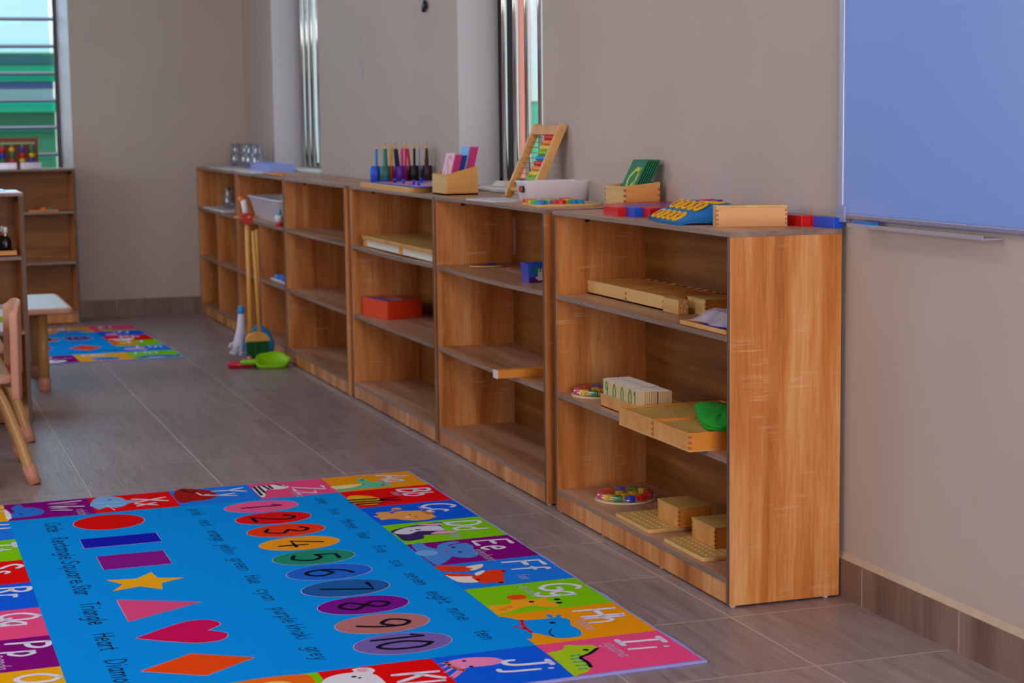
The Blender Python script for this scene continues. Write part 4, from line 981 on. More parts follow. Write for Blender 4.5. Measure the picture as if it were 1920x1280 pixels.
# ------------------------------------------------------------------ alphabet rug, reading along u, rows running down v
TR = {"alligator":[[[0.085,0.192],[0.053,0.178],[0.061,0.16],[0.11,0.159],[0.134,0.127],[0.144,0.105],[0.195,0.117],[0.211,0.143],[0.208,0.171],[0.205,0.198],[0.215,0.236],[0.223,0.28],[0.194,0.283],[0.188,0.236],[0.152,0.191],[0.125,0.188]],[[0.138,0.285],[0.14,0.188],[0.158,0.191],[0.189,0.233],[0.199,0.281],[0.178,0.286]],[[0.08,0.173]],[[0.143,0.121]],[[0.181,0.131]]],"bee":[[[0.319,0.283],[0.299,0.258],[0.315,0.227],[0.346,0.204],[0.394,0.196],[0.439,0.21],[0.452,0.236],[0.446,0.262],[0.428,0.28],[0.378,0.288]],[[0.363,0.283],[0.374,0.208]],[[0.396,0.286],[0.408,0.202]],[[0.426,0.277],[0.434,0.209]],[[0.386,0.194],[0.378,0.149]],[[0.402,0.197],[0.417,0.148]]],"cat":[[[0.566,0.26],[0.564,0.226],[0.593,0.218],[0.569,0.198],[0.577,0.163],[0.59,0.127],[0.623,0.113],[0.671,0.114],[0.683,0.111],[0.693,0.124],[0.71,0.149],[0.707,0.184],[0.682,0.213],[0.658,0.233],[0.661,0.26],[0.652,0.273],[0.636,0.264],[0.606,0.277],[0.598,0.259]],[[0.537,0.189]],[[0.563,0.223],[0.564,0.21],[0.545,0.198]],[[0.6,0.128],[0.64,0.12]],[[0.598,0.116],[0.634,0.107]],[[0.628,0.175]],[[0.662,0.167]],[[0.658,0.19]]],"dog":[[[0.804,0.28],[0.771,0.219],[0.754,0.149],[0.762,0.119],[0.787,0.133],[0.824,0.135],[0.857,0.144],[0.89,0.114],[0.906,0.132],[0.894,0.192],[0.892,0.212],[0.924,0.221],[0.936,0.242],[0.934,0.279],[0.862,0.28]],[[0.832,0.281],[0.783,0.226],[0.796,0.146],[0.837,0.139],[0.857,0.144],[0.847,0.184],[0.84,0.214],[0.865,0.247]],[[0.76,0.193],[0.767,0.127],[0.788,0.13],[0.786,0.159]],[[0.888,0.19],[0.859,0.156],[0.889,0.115],[0.901,0.133]],[[0.821,0.208]],[[0.824,0.228]]],"elephant":[[[1.019,0.211],[0.994,0.175],[0.997,0.151],[1.016,0.151],[1.021,0.177],[1.042,0.19],[1.03,0.171],[1.023,0.141],[1.034,0.132],[1.07,0.128],[1.106,0.14],[1.145,0.14],[1.173,0.151],[1.185,0.175],[1.172,0.198],[1.153,0.213],[1.173,0.225],[1.211,0.255],[1.212,0.281],[1.006,0.278],[0.974,0.256],[0.976,0.241],[1.019,0.242],[1.054,0.225]],[[1.091,0.263]],[[1.088,0.217],[1.099,0.208]],[[1.058,0.18]],[[1.115,0.179]]],"fox":[[[1.233,0.282],[1.261,0.219],[1.264,0.185],[1.259,0.166],[1.286,0.173],[1.31,0.198],[1.314,0.228],[1.287,0.281]],[[1.273,0.215],[1.261,0.178],[1.266,0.167],[1.293,0.178],[1.314,0.207],[1.303,0.214],[1.296,0.202]],[[1.312,0.282],[1.354,0.233],[1.414,0.228],[1.429,0.241],[1.403,0.279]],[[1.372,0.23],[1.333,0.185],[1.333,0.156],[1.347,0.133],[1.374,0.149],[1.418,0.162],[1.463,0.18],[1.443,0.198],[1.448,0.224],[1.412,0.232]],[[1.312,0.282],[1.348,0.227],[1.366,0.231],[1.345,0.279]],[[1.342,0.213],[1.325,0.182],[1.353,0.196],[1.369,0.217]],[[1.35,0.14]],[[1.455,0.182]],[[1.359,0.202]],[[1.404,0.225]]],"giraffe":[[[1.646,0.282],[1.647,0.229],[1.617,0.212],[1.62,0.188],[1.632,0.161],[1.626,0.123],[1.65,0.136],[1.685,0.124],[1.712,0.131],[1.705,0.164],[1.683,0.18],[1.691,0.213],[1.725,0.282],[1.682,0.283]],[[1.598,0.193]],[[1.655,0.112]],[[1.685,0.118]],[[1.651,0.175]],[[1.673,0.238]],[[1.686,0.257]]],"hippo":[[[1.751,0.288],[1.76,0.268],[1.789,0.248],[1.799,0.184],[1.777,0.186],[1.767,0.176],[1.778,0.171],[1.795,0.176],[1.796,0.168],[1.78,0.16],[1.784,0.15],[1.802,0.159],[1.826,0.147],[1.868,0.16],[1.91,0.156],[1.941,0.163],[1.959,0.179],[1.956,0.218],[1.925,0.239],[1.892,0.26],[1.92,0.27],[1.925,0.286]],[[1.791,0.249],[1.832,0.26],[1.888,0.262]],[[1.836,0.192]],[[1.886,0.213],[1.907,0.226],[1.94,0.227]],[[1.83,0.28],[1.856,0.265]]],"iguana":[[[2.047,0.283],[2.038,0.246],[2.009,0.227],[2.023,0.201],[2.03,0.178],[2.046,0.17],[2.062,0.175],[2.086,0.204],[2.105,0.231],[2.141,0.23],[2.174,0.236],[2.201,0.252],[2.213,0.277],[2.213,0.289],[2.071,0.283]],[[2.059,0.174],[2.089,0.205],[2.105,0.23],[2.141,0.229],[2.174,0.235]],[[2.088,0.244],[2.086,0.225]],[[2.108,0.252],[2.109,0.231]],[[2.13,0.255],[2.135,0.234]],[[2.155,0.258],[2.159,0.239]],[[2.179,0.262],[2.182,0.246]],[[2.059,0.2]]],"jellyfish":[[[2.012,0.461],[2.018,0.428],[2.033,0.399],[2.056,0.386],[2.072,0.391],[2.082,0.422],[2.078,0.472],[2.091,0.483],[2.081,0.493],[2.054,0.501],[2.026,0.498],[2.018,0.488]],[[2.027,0.496],[2.032,0.518]],[[2.043,0.499],[2.061,0.52]],[[2.067,0.498],[2.093,0.525]],[[2.087,0.491],[2.124,0.523]],[[2.094,0.487],[2.134,0.52]],[[2.025,0.501],[2.056,0.499],[2.091,0.483]],[[2.032,0.464]],[[2.074,0.462]]],"koala":[[[2.039,0.765],[2.017,0.733],[2.014,0.697],[1.996,0.696],[1.991,0.678],[2.0,0.658],[2.02,0.653],[2.04,0.664],[2.061,0.657],[2.129,0.665],[2.084,0.77]],[[2.01,0.677]],[[2.045,0.704]],[[2.057,0.695]]],"whale":[[[0.062,1.237],[0.015,1.213],[0.053,1.201],[0.081,1.213],[0.065,1.193],[0.087,1.166],[0.127,1.149],[0.173,1.156],[0.195,1.189],[0.2,1.231],[0.192,1.249],[0.144,1.248],[0.115,1.229]],[[0.066,1.257],[0.126,1.244],[0.198,1.245],[0.211,1.259]],[[0.153,1.216]]],"fish":[[[0.112,1.015],[0.019,0.99],[-0.004,0.952],[0.041,0.913],[0.084,0.904],[0.099,0.871],[0.135,0.906],[0.165,0.924],[0.179,0.95],[0.158,0.967],[0.184,0.994],[0.168,1.002],[0.14,1.008]],[[0.056,0.95]],[[0.094,0.998],[0.1,0.926]],[[0.146,0.994],[0.151,0.927]],[[0.132,0.969],[0.214,0.954]]],"yak":[[[0.069,0.762],[-0.014,0.734],[-0.011,0.698],[0.038,0.65],[0.099,0.636],[0.137,0.64],[0.175,0.674],[0.18,0.72],[0.189,0.759]],[[0.061,0.69],[0.108,0.68],[0.102,0.659]],[[-0.004,0.725],[0.052,0.709],[0.036,0.686]]],"zebra":[[[0.052,0.516],[0.045,0.481],[0.035,0.442],[0.054,0.419],[0.094,0.41],[0.113,0.442],[0.106,0.483],[0.198,0.506],[0.197,0.519]],[[0.046,0.51],[0.181,0.513]],[[0.047,0.497],[0.149,0.496]],[[0.045,0.481],[0.099,0.473]],[[0.044,0.465],[0.096,0.462]],[[0.03,0.44],[0.062,0.426]],[[0.074,0.418]]],"star":[[1.038,1.077],[1.053,1.006],[1.0,0.962],[1.066,0.957],[1.09,0.893],[1.12,0.955],[1.183,0.961],[1.131,1.008],[1.153,1.076],[1.095,1.044]]}
P_ = dict(o='F09A08', r='E80808', b='0A5EE8', g='80CC08', p='86047E', k='EE4C86', c='1A7CF0', y='F2AE08')
RUGM = lambda h, nm=None: mat('rug_' + h, h, .95, spec=.04, noise=.08, nscale=420)
SKEW = Matrix(((.0015, -.9993, 0, 0), (-1, -.0377, 0, 0), (0, 0, 1, 0), (0, 0, 0, 1)))
def make_rug():
    RL, RW, Z0 = 2.218, 1.540, .0055
    b = MB()
    lay = lambda k: Z0 + .00025 * k
    def poly(p, h, k):
        ar = sum(p[i][0] * p[(i + 1) % len(p)][1] - p[(i + 1) % len(p)][0] * p[i][1] for i in range(len(p)))
        if ar > 0: p = p[::-1]
        vs = [tuple(SKEW @ Vector((x, y, lay(k)))) for x, y in p]
        b.add(vs, [tuple(range(len(p)))], RUGM(h))
    def stroke(p, w, h, k):
        for q in strip(p, w): poly(q, h, k)
    def words(txt, u, v, size, w, h, k, slant=.22, wid=.9):
        for st in text_strokes(txt, size, slant, .8, wid)[0]: stroke([(u + x, v - y) for x, y in st], w, h, k)
    def fit(txt, u0, u1, v, size, w, h='14304A', k=2):
        tw = text_strokes(txt, size, .05, .8, .9)[1]; words(txt, u0, v, size, w, h, k, .05, wid=.9 * (u1 - u0) / tw)
    hem = '9C9CE2'
    outl = [(-.007, -.007)] + [(RL * i / 40, -.007 + .0035 * sin(i * 1.3) * sin(i * .37)) for i in range(1, 40)] + [(RL + .008, -.007), (RL + .007, RW + .007)] + [(RL * i / 30, RW + .007) for i in range(29, 0, -1)] + [(-.007, RW + .007)] + [(-.007 + .003 * sin(i * 1.7), RW * i / 30) for i in range(29, 0, -1)]
    vs = [tuple(SKEW @ Vector((x, y, z))) for z in (.0004, Z0) for x, y in outl]; n = len(outl)
    b.add(vs, [tuple(range(n)), tuple(range(2 * n - 1, n - 1, -1))] + [(k, n + k, n + (k + 1) % n, (k + 1) % n) for k in range(n)], RUGM(hem))
    poly([(0, 0), (RL, 0), (RL, RW), (0, RW)], '0094F2', 1)
    ub = [0, .234, .479, .73, .978, 1.230, 1.482, 1.730, 1.984, RL]; vb = [0, .286, .522, .766, 1.010, 1.255, RW]
    cell = lambda i0, i1, j0, j1, h: poly([(ub[i0], vb[j0]), (ub[i1], vb[j0]), (ub[i1], vb[j1]), (ub[i0], vb[j1])], P_[h], 2)
    for i, (L_, h) in enumerate(zip('ABCDEFGHI', 'orbgpcgok')):
        cell(i, i + 1, 0, 1, h)
        words(L_, ub[i] + .03, .112, .092, .0135, 'E4E2FA', 5, .12, 1.0); words(L_.lower(), ub[i] + .03 + .071, .112, .088, .0115, 'E4E2FA', 5, .12, .9)
    for j, (L_, h) in enumerate(zip('JKLM', 'brgc')):
        cell(8, 9, j + 1, j + 2, h); v = vb[j + 1] + .105
        words(L_, 2.06, v, .09, .0135, 'E4E2FA', 5, .12, 1.0); words(L_.lower(), 2.125, v, .085, .0115, 'E4E2FA', 5, .12, .9)
    for j, (L_, h) in enumerate(zip('ZYXW', 'kcrp')):
        cell(0, 1, j + 1, j + 2, h); v = vb[j + 1] + .118
        u = {'Z': .1, 'Y': .03, 'X': .07, 'W': .02}[L_]
        words(L_, u, v, .092, .0125, 'E4E2FA', 5, .12, 1.0); words(L_.lower(), u + .075, v, .086, .011, 'E4E2FA', 5, .12, .9)
    for i, (L_, h) in enumerate(zip('VUTSRQPON', 'ycgrbkpyg')):
        cell(i, i + 1, 5, 6, h)
        words(L_, ub[i] + .03, 1.348, .086, .0135, 'E4E2FA', 5, .12, 1.0); words(L_.lower(), ub[i] + .10, 1.348, .08, .0115, 'E4E2FA', 5, .12, .9)
    words('panda', 1.60, 1.385, .034, .003, 'D8B8E8', 5)
    for t_, u, v in (('elephant', 1.105, .142), ('giraffe', 1.505, .158), ('iguana', 2.03, .152), ('hippo', 1.84, .14), ('fox', 1.40, .125), ('dog', .9, .142), ('bee', .30, .142), ('cat', .53, .125), ('zebra', .165, .42), ('whale', .15, 1.06), ('alligator', .09, .13)):
        words(t_, u, v, .03, .0022, 'CCC6E8', 5)
    # shapes and their words
    edge = lambda p, h, k: (stroke(p + [p[0]], .003, 'E8C0D8', k), poly(p, h, k + 1))
    edge(ell(.364, .990, .098, .098, 40), 'DE0A0A', 2)
    edge([(.556, .886), (.668, .886), (.668, 1.091), (.556, 1.091)], '1818B8', 2)
    edge([(.776, .899), (.930, .899), (.930, 1.071), (.776, 1.071)], '86148E', 2)
    edge(TR['star'], 'F2AE14', 2)
    edge([(1.239, 1.077), (1.337, .893), (1.444, 1.077)], 'E04A84', 2)
    hp = [(1.584, 1.080), (1.535, 1.02), (1.494, .955), (1.500, .905), (1.545, .886), (1.584, .922), (1.625, .886), (1.670, .905), (1.675, .955), (1.635, 1.02)]
    hs = [(1.584, 1.080)] + smooth(hp[1:5] + [hp[5]], False, 5) + smooth([hp[5]] + hp[6:], False, 5)[1:]
    edge(hs, 'D00A5A', 2)
    edge([(1.833, 1.104), (1.748, .986), (1.83, .865), (1.916, .982)], 'F04A0A', 2)
    for t_, a, c in (('Circle', .31, .435), ('Rectangle', .505, .775), ('Square', .79, 1.045), ('Star', 1.06, 1.16), ('Triangle', 1.235, 1.44), ('Heart', 1.515, 1.655), ('Diamond', 1.725, 1.965)): fit(t_, a, c, 1.163, .042, .0048, '142A40')
    for t_, a, c in (('pink', .29, .385), ('red', .455, .53), ('orange', .595, .735), ('yellow', .775, .895), ('green', .94, 1.085), ('blue', 1.135, 1.22), ('cyan', 1.28, 1.40), ('purple', 1.46, 1.60), ('khaki', 1.615, 1.745), ('grey', 1.80, 1.905)): fit(t_, a, c, .752, .036, .0036)
    for t_, a, c in (('one', .295, .38), ('two', .462, .54), ('three', .61, .735), ('four', .79, .87), ('five', .955, 1.04), ('six', 1.13, 1.20), ('seven', 1.275, 1.40), ('eight', 1.465, 1.585), ('nine', 1.63, 1.74), ('ten', 1.83, 1.905)): fit(t_, a, c, .378, .036, .0036)
    for k, h in enumerate(('EE5A92', 'E01010', 'E83A10', 'F09A10', '1E8E72', '1E66D8', '1E5CA8', '7A1090', 'B87272', '7A62B0')):
        uc = .338 + .1685 * k
        edge(ell(uc, .546, .077, .108, 36), h, 2)
        t_ = str(k + 1); sz = .118; tw = text_strokes(t_, sz, .04, .6, 1.0)[1]
        for st in text_strokes(t_, sz, .04, .6, .82 if k == 9 else 1.0)[0]: stroke([(uc - tw * (.42 if k < 9 else .44) + x, .604 - y) for x, y in st], .0115, '101420', 5)
    # animals
    def dot(q, r, h, k, rx=None): poly(ell(q[0], q[1], rx or r, r, 14), h, k)
    def A(nm, spec):
        for pts, (kind, h, *a) in zip(TR[nm], spec):
            if kind == 'p': poly(smooth(pts, True, 3) if len(pts) > 3 else pts, h, a[0] if a else 3)
            elif kind == 'd':
                q = pts[0]; dot(q, a[0], h, a[2] if len(a) > 2 else 4, a[1] if len(a) > 1 else None)
            else: stroke(smooth(pts, False, 4) if len(pts) > 2 else pts, a[0], h, a[1] if len(a) > 1 else 4)
    K = '141420'
    A('alligator', [('p', '5CC8A4'), ('p', 'EFE0A0'), ('d', K, .006), ('d', K, .006), ('d', K, .006)])
    A('bee', [('p', 'F2AE14')] + [('s', K, .017)] * 3 + [('s', K, .016)] * 2)
    A('cat', [('p', 'E8A050'), ('d', 'E8A050', .016), ('s', 'E8A050', .008), ('s', 'B8641E', .009), ('s', 'B8641E', .009), ('d', K, .004), ('d', K, .004), ('d', 'F4E0D0', .009, .006)])
    A('dog', [('p', '3A2A64'), ('p', 'D8D2EC', 4), ('p', 'E0A0C8', 4), ('p', 'E0A0C8', 4), ('d', K, .008, .006, 5), ('s', K, .004, 5)] if False else [('p', '3A2A64'), ('p', 'D8D2EC', 4), ('p', 'E0A0C8', 4), ('p', 'E0A0C8', 4), ('d', K, .009, .006, 5), ('d', K, .004, .004, 5)])
    A('elephant', [('p', '4A8AE0'), ('d', '72AAEC', .03, .035), ('s', 'E03040', .006), ('d', K, .006), ('d', K, .006)])
    A('fox', [('p', 'E83A14'), ('p', 'F0DCD0', 4), ('p', 'F0E0DC'), ('p', 'E83A14', 4), ('p', 'E83A14', 4), ('p', 'F0E0DC', 5), ('d', K, .006), ('d', K, .006), ('d', K, .005), ('d', K, .005)])
    A('giraffe', [('p', 'F2A81E'), ('d', 'E84A14', .024, .022), ('d', K, .008), ('d', K, .008), ('d', K, .007), ('d', 'E88A14', .01), ('d', 'E88A14', .01)])
    A('hippo', [('p', '0094F2'), ('s', 'E01A2A', .009), ('d', K, .007), ('s', K, .0035), ('s', 'E01A2A', .008)])
    A('iguana', [('p', 'A8CC1A'), ('s', K, .009)] + [('s', '2AA89A', .006)] * 5 + [('d', K, .007)])
    A('jellyfish', [('p', 'EE8AC0')] + [('s', 'EE8AC0', .007)] * 5 + [('s', 'F06A3A', .009), ('d', K, .005), ('d', K, .005)])
    A('koala', [('p', 'E4E0F0'), ('d', 'F0A8C0', .012), ('d', K, .006), ('d', K, .004)])
    A('whale', [('p', '2A78E0'), ('p', 'E8E8F4', 4), ('d', K, .005)])
    A('fish', [('p', '7AB4EE'), ('d', K, .006), ('s', 'E0ECFA', .003), ('s', 'E0ECFA', .003), ('s', 'E0ECFA', .003)])
    A('yak', [('p', 'A81A14'), ('s', 'F0E8E8', .006), ('s', '3A1414', .01)])
    A('zebra', [('p', 'EDEAF2')] + [('s', K, .009)] * 4 + [('s', K, .01), ('d', K, .006)])
    # animals of the cells that lie partly out of sight: octopus, narwhal, panda, lion, mouse
    poly(ell(1.86, 1.46, .07, .05, 20), '2A86E4', 3); [stroke([(1.82 + .02 * q, 1.49), (1.815 + .022 * q, 1.53)], .008, '2A86E4', 3) for q in range(5)]; dot((1.84, 1.45), .005, K, 4); dot((1.88, 1.45), .005, K, 4)
    poly(smooth([(2.0, 1.5), (2.04, 1.44), (2.12, 1.43), (2.19, 1.46), (2.21, 1.43), (2.205, 1.5), (2.12, 1.53)], True, 4), '2A6ED8', 3); stroke([(2.02, 1.46), (1.99, 1.40)], .006, 'F0E0C0', 4); poly(ell(2.09, 1.51, .05, .012, 16), 'D8E8FA', 4); dot((2.06, 1.47), .005, K, 5)
    poly(ell(1.60, 1.47, .075, .06, 22), 'ECE8F4', 3); dot((1.545, 1.42), .02, K, 4); dot((1.655, 1.42), .02, K, 4); dot((1.575, 1.46), .014, K, 4); dot((1.625, 1.46), .014, K, 4)
    poly(ell(1.35, 1.48, .06, .05, 20), 'F4F0F6', 3); dot((1.26, 1.44), .022, K, 4); dot((1.33, 1.47), .005, K, 4); dot((1.37, 1.47), .005, K, 4)
    poly(ell(1.10, 1.47, .06, .045, 18), 'B02A1E', 3); dot((1.08, 1.46), .005, K, 4); dot((.86, 1.47), .04, 'E8A08A', 3); dot((.60, 1.47), .045, 'F2A81E', 3); dot((.35, 1.47), .045, 'E8E0F0', 3); dot((.11, 1.47), .045, 'A85A2A', 3)
    poly(smooth([(1.985, .80), (2.04, .785), (2.10, .80), (2.12, .86), (2.10, .93), (2.04, .95), (1.985, .93)], True, 4), 'F06A14', 3); poly(ell(2.05, .87, .04, .042, 18), 'F2C26A', 4); dot((2.06, .855), .004, K, 5); dot((2.06, .885), .004, K, 5)
    poly(ell(2.05, 1.13, .05, .06, 18), 'C8A0D8', 3); dot((2.09, 1.08), .022, 'E8A0C0', 4); dot((2.09, 1.18), .022, 'E8A0C0', 4)
    return b.build('alphabet_rug')
RUG = make_rug(); RUG.location = (-.2364, 1.8606, 0)
tag(RUG, 'large alphabet rug with shapes and numbers in the foreground', 'rug', 'alphabet rugs')
R2 = dup(RUG, (-.488 - 2.225, 6.63, 0), rad(90), 'alphabet rug lying at the far end of the room below the louvred window', 'alphabet rugs')
# ------------------------------------------------------------------ whiteboard and wall bits
t = thing('whiteboard', 'large whiteboard with aluminium frame on the wall right of the shelves', 'whiteboard', (WX, 0, 0), 0)
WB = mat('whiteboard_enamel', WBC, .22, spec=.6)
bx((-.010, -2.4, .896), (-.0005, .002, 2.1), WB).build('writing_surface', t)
AL2 = mat('satin_aluminium', 'A8ACC4', .42, .6)
bx((-.016, -.004, .884), (-.0005, .016, 2.112), AL2).build('frame', t, bevel=.003, seg=3)
bx((-.016, -2.4, .884), (-.0005, -.004, .897), mat('clear_frame_edge', 'A0A2C0', .25, .6)).build('frame', t, bevel=.003)
bx((-.016, -2.416, .884), (-.0005, -2.4, 2.112), AL2).build('frame', t, bevel=.003); bx((-.016, -2.416, 2.1), (-.0005, .016, 2.112), AL2).build('frame', t, bevel=.003)
bx((-.019, -.02, .876), (-.0005, .02, .915), mat('grey_corner_cap', '8A94C0', .4)).build('corner_cap', t, bevel=.003)
b = MB(); b.box((-.050, -.62, .871), (-.0005, -.09, .874), mat('clear_tray_plastic', 'C0B8C8', .2, 0, 0, .55)); b.box((-.050, -.62, .874), (-.047, -.09, .880), mat('clear_tray_plastic', 'C0B8C8', .2))
b.build('pen_tray', t)
bx((-.04, -.17, .874), (-.018, -.095, .884), mat('blue_marker', '1E78C8', .4)).build('marker', None, (WX, 0, 0)); o = bpy.data.objects['marker']; tag(o, 'blue marker in the whiteboard pen tray', 'marker')
tag(bx((-.0012, -.028, 0), (0, .028, .095), mat('grey_tape', 'A49A98', .5)).build('tape_strip', None, (WX, 4.40, 1.312)), 'faded grey tape strip on the wall between the windows', 'tape')
tag(bx((-.0010, -.012, 0), (0, .012, .03), mat('grey_tape', 'A49A98', .5)).build('tape_strip', None, (WX, 4.385, 1.465)), 'tiny scrap of tape above the grey tape strip', 'tape')
t = thing('hanging_clips', 'small black clips hanging on strings at the top of the wall', 'clips', (WX - .012, 3.345, 1.545), 0)
for k, y in enumerate((-.012, .014)):
    MB().tube([(0, y, .04), (.006, y * .6, .6)], .0012, DARK, 6).build('string', t)
    MB().prism(rrect(0, 0, .014, .02, .004), 0, .03, DARK, M=Matrix.Translation((0, y, .012 - .012 * k)) @ Matrix.Rotation(.3 * (k * 2 - 1), 4, 'X')).build('clip', t, bevel=.002)

# ------------------------------------------------------------------ toy cleaning set
POLE = wood('broom_pole_wood', 'C88A38', 'DCA24E', 'E4B064', 'z', .4)
t = thing('cleaning_stand', 'wooden pole stand with a red pegged block and blue base', 'stand', (-.187, 4.70, 0), 0)
MB().lathe([(.075, 0), (.078, .006), (.072, .016), (.03, .022)], mat('blue_plastic_base', '1E78B8', .4), 0, 0, 28).build('base', t)
MB().tube([(0, 0, .02), (0, 0, .66)], .011, POLE, 14).build('pole', t)
bx((-.022, -.022, .655), (.022, .022, .705), mat('red_painted_block', 'C41A1E', .4)).build('hook_block', t, bevel=.003)
for dx, dy in ((-1, 0), (1, 0), (0, -1), (0, 1)): MB().tube([(dx * .02, dy * .02, .683), (dx * .06, dy * .06, .690)], .005, POLE, 8).build('peg', t)
t = thing('toy_broom', 'toy broom with green bristles hanging on the cleaning stand', 'broom', (-.165, 4.650, -.036), 0)
MB().tube([(.012, 0, .155), (-.004, .01, .66)], .0085, POLE, 12).build('handle', t)
ar = [(.058 * cos(a), .150 + .045 * sin(a)) for a in [pi * k / 16 for k in range(17)]]
Mv = Matrix.Rotation(rad(90), 4, 'X')
MB().prism(ar, -.012, .012, POLE, M=Mv).build('head', t, bevel=.002)
b = MB(); rnd = random.Random(2); b.box((-.05, -.009, .085), (.05, .009, .151), mat('dark_green_bristle_core', '0E4A22', .9))
for k in range(90):
    x = -.051 + .102 * rnd.random(); y = -.0105 + .021 * rnd.random()
    b.box((x - .0015, y - .001, .078 + .01 * rnd.random()), (x + .0015, y + .001, .151), mat('green_bristle', '14642E', .9))
b.build('bristles', t)
t = thing('toy_mop', 'toy mop with a sky blue fringe behind the green broom', 'mop', (-.132, 4.765, -.03), 0)
MB().tube([(0, 0, .2), (.0, -.01, .655)], .0085, POLE, 12).build('handle', t)
b = MB()
for k in range(26):
    a = 2 * pi * k / 26
    b.tube([(0, 0, .205), (.045 * cos(a), .03 * sin(a), .17), (.062 * cos(a), .042 * sin(a), .11), (.054 * cos(a), .036 * sin(a), .055)], .009, mat('sky_blue_yarn', '1E8ACA', .9), 7)
b.build('mop_head', t)
t = thing('toy_duster', 'white fluffy duster with a blue cap hanging beside the broom', 'duster', (-.206, 4.815, -.010), 0)
MB().lathe([(.014, .235), (.017, .245), (.016, .262), (.008, .276), (.0001, .28)], mat('bright_blue_cap', '1E90E0', .35), 0, 0, 16).build('cap', t)
b = MB(); rnd = random.Random(9)
b.tube([(.0, 0, .24), (-.004, 0, .17), (-.014, 0, .11), (-.022, -.005, .075)], [.015, .019, .026, .032], mat('white_fluff', 'DAD4E8', .95), 14)
for k in range(60):
    a = rnd.random() * 2 * pi; z = .05 + rnd.random() * .05; r = .014 + rnd.random() * .026
    b.lathe([(.0001, -.008), (.007, -.004), (.008, .002), (.0001, .009)], mat('white_fluff', 'DAD4E8', .95), 0, 0, 7, M=Matrix.Translation((-.024 + r * cos(a), r * sin(a), z)))
b.build('fluff', t)
t = thing('toy_wand', 'white toy tool with an orange tip at the top of the cleaning stand', 'toy tool', (-.195, 4.745, 0), 0)
MB().tube([(.012, 0, .655), (.008, 0, .72), (.0, 0, .765)], .013, WHITE, 12).build('grip', t); MB().tube([(-.0, 0, .765), (-.02, 0, .772)], .011, pl('orange'), 12).build('tip', t)
t = thing('dustpan', 'lime green toy dustpan on the floor in front of the broom', 'dustpan', (-.156, 4.560, .018), rad(-6))
t.rotation_euler.x = rad(26)
LIME = mat('lime_plastic', '8ED010', .3)
pan = [(-.03, -.038), (.03, -.05), (.085, -.045), (.112, -.012), (.115, .015), (.07, .062), (.02, .058), (-.028, .036)]
ps = smooth(pan, True, 4); n = len(ps); cx, cy = .04, 0
vs = [(x, y, .001) for x, y in ps] + [(cx + (x - cx) * 1.05, cy + (y - cy) * 1.05, .024) for x, y in ps] + [(cx + (x - cx) * .98, cy + (y - cy) * .98, .026) for x, y in ps] + [(cx + (x - cx) * .86, cy + (y - cy) * .86, .01) for x, y in ps] + [(cx, cy, .008)]
fs = [(i * n + k, i * n + (k + 1) % n, (i + 1) * n + (k + 1) % n, (i + 1) * n + k) for i in range(3) for k in range(n)] + [(3 * n + k, 3 * n + (k + 1) % n, 4 * n) for k in range(n)] + [tuple(range(n - 1, -1, -1))]
MB().add(vs, fs, LIME, True).build('pan', t)
MB().tube([(-.02, 0, .018), (-.06, .002, .013), (-.1, .004, .012), (-.108, .004, .012)], [.017, .0125, .0115, .006], LIME, 12).build('handle', t)
t = thing('hand_brush', 'red toy hand brush on the floor left of the dustpan', 'brush', (-.262, 4.60, 0), rad(-4))
MB().tube([(-.055, 0, .015), (-.045, 0, .016), (.0, 0, .018), (.06, 0, .019), (.07, 0, .019)], [.008, .015, .0175, .0175, .012], mat('red_plastic', 'D41A34', .3), 14).build('body', t)
MB().lathe([(.0001, -.012), (.009, -.008), (.012, 0), (.009, .008), (.0001, .012)], mat('pink_ball', 'E87AA8', .3), 0, 0, 14, M=Matrix.Translation((.048, .01, .042))).build('knob', t)

# ------------------------------------------------------------------ child tables and chairs
BEIGE = mat('pinkish_beige_plastic', 'D09478', .42); TUBE = wood('wood_look_tube', 'B08048', 'C0905A', 'CC9E68', 'z', .35, contrast=.6)
CAP = mat('salmon_foot_cap', 'C8866E', .4); TTOP = mat('white_table_board', 'E6EAF2', .3)
def table(label, x0, y0, x1, y1, h, inset, group):
    t = thing('child_table', label, 'table', (x1, y0, 0), 0, group)
    a, c = x1 - x0, y1 - y0
    MB().prism(rrect(-a / 2, c / 2, a, c, .03), h - .026, h - .004, BEIGE).build('table_rim', t, bevel=.005, seg=3)
    MB().prism(rrect(-a / 2, c / 2, a - .03, c - .03, .022), h - .005, h, TTOP).build('table_top', t, bevel=.001)
    for x in (-inset[0], -a + inset[0]):
        for y in (inset[1], c - inset[1]):
            o = MB().tube([(x, y, .01), (x, y, h - .024)], .0225, TUBE, 18).build('leg', t)
            MB().lathe([(.0225, 0), (.0255, .004), (.0255, .052), (.0235, .056)], CAP, x, y, 18).build('foot_cap', o)
    return t
table('low white topped table with beige rim between the two left shelf units', -2.3, 4.10, -1.045, 4.80, .362, (.118, .125), 'white topped child tables')
table('white topped table at the left edge over the chair seat, one leg showing', -2.5, 2.07, -1.478, 2.68, .5, (.0275, .05), 'white topped child tables')
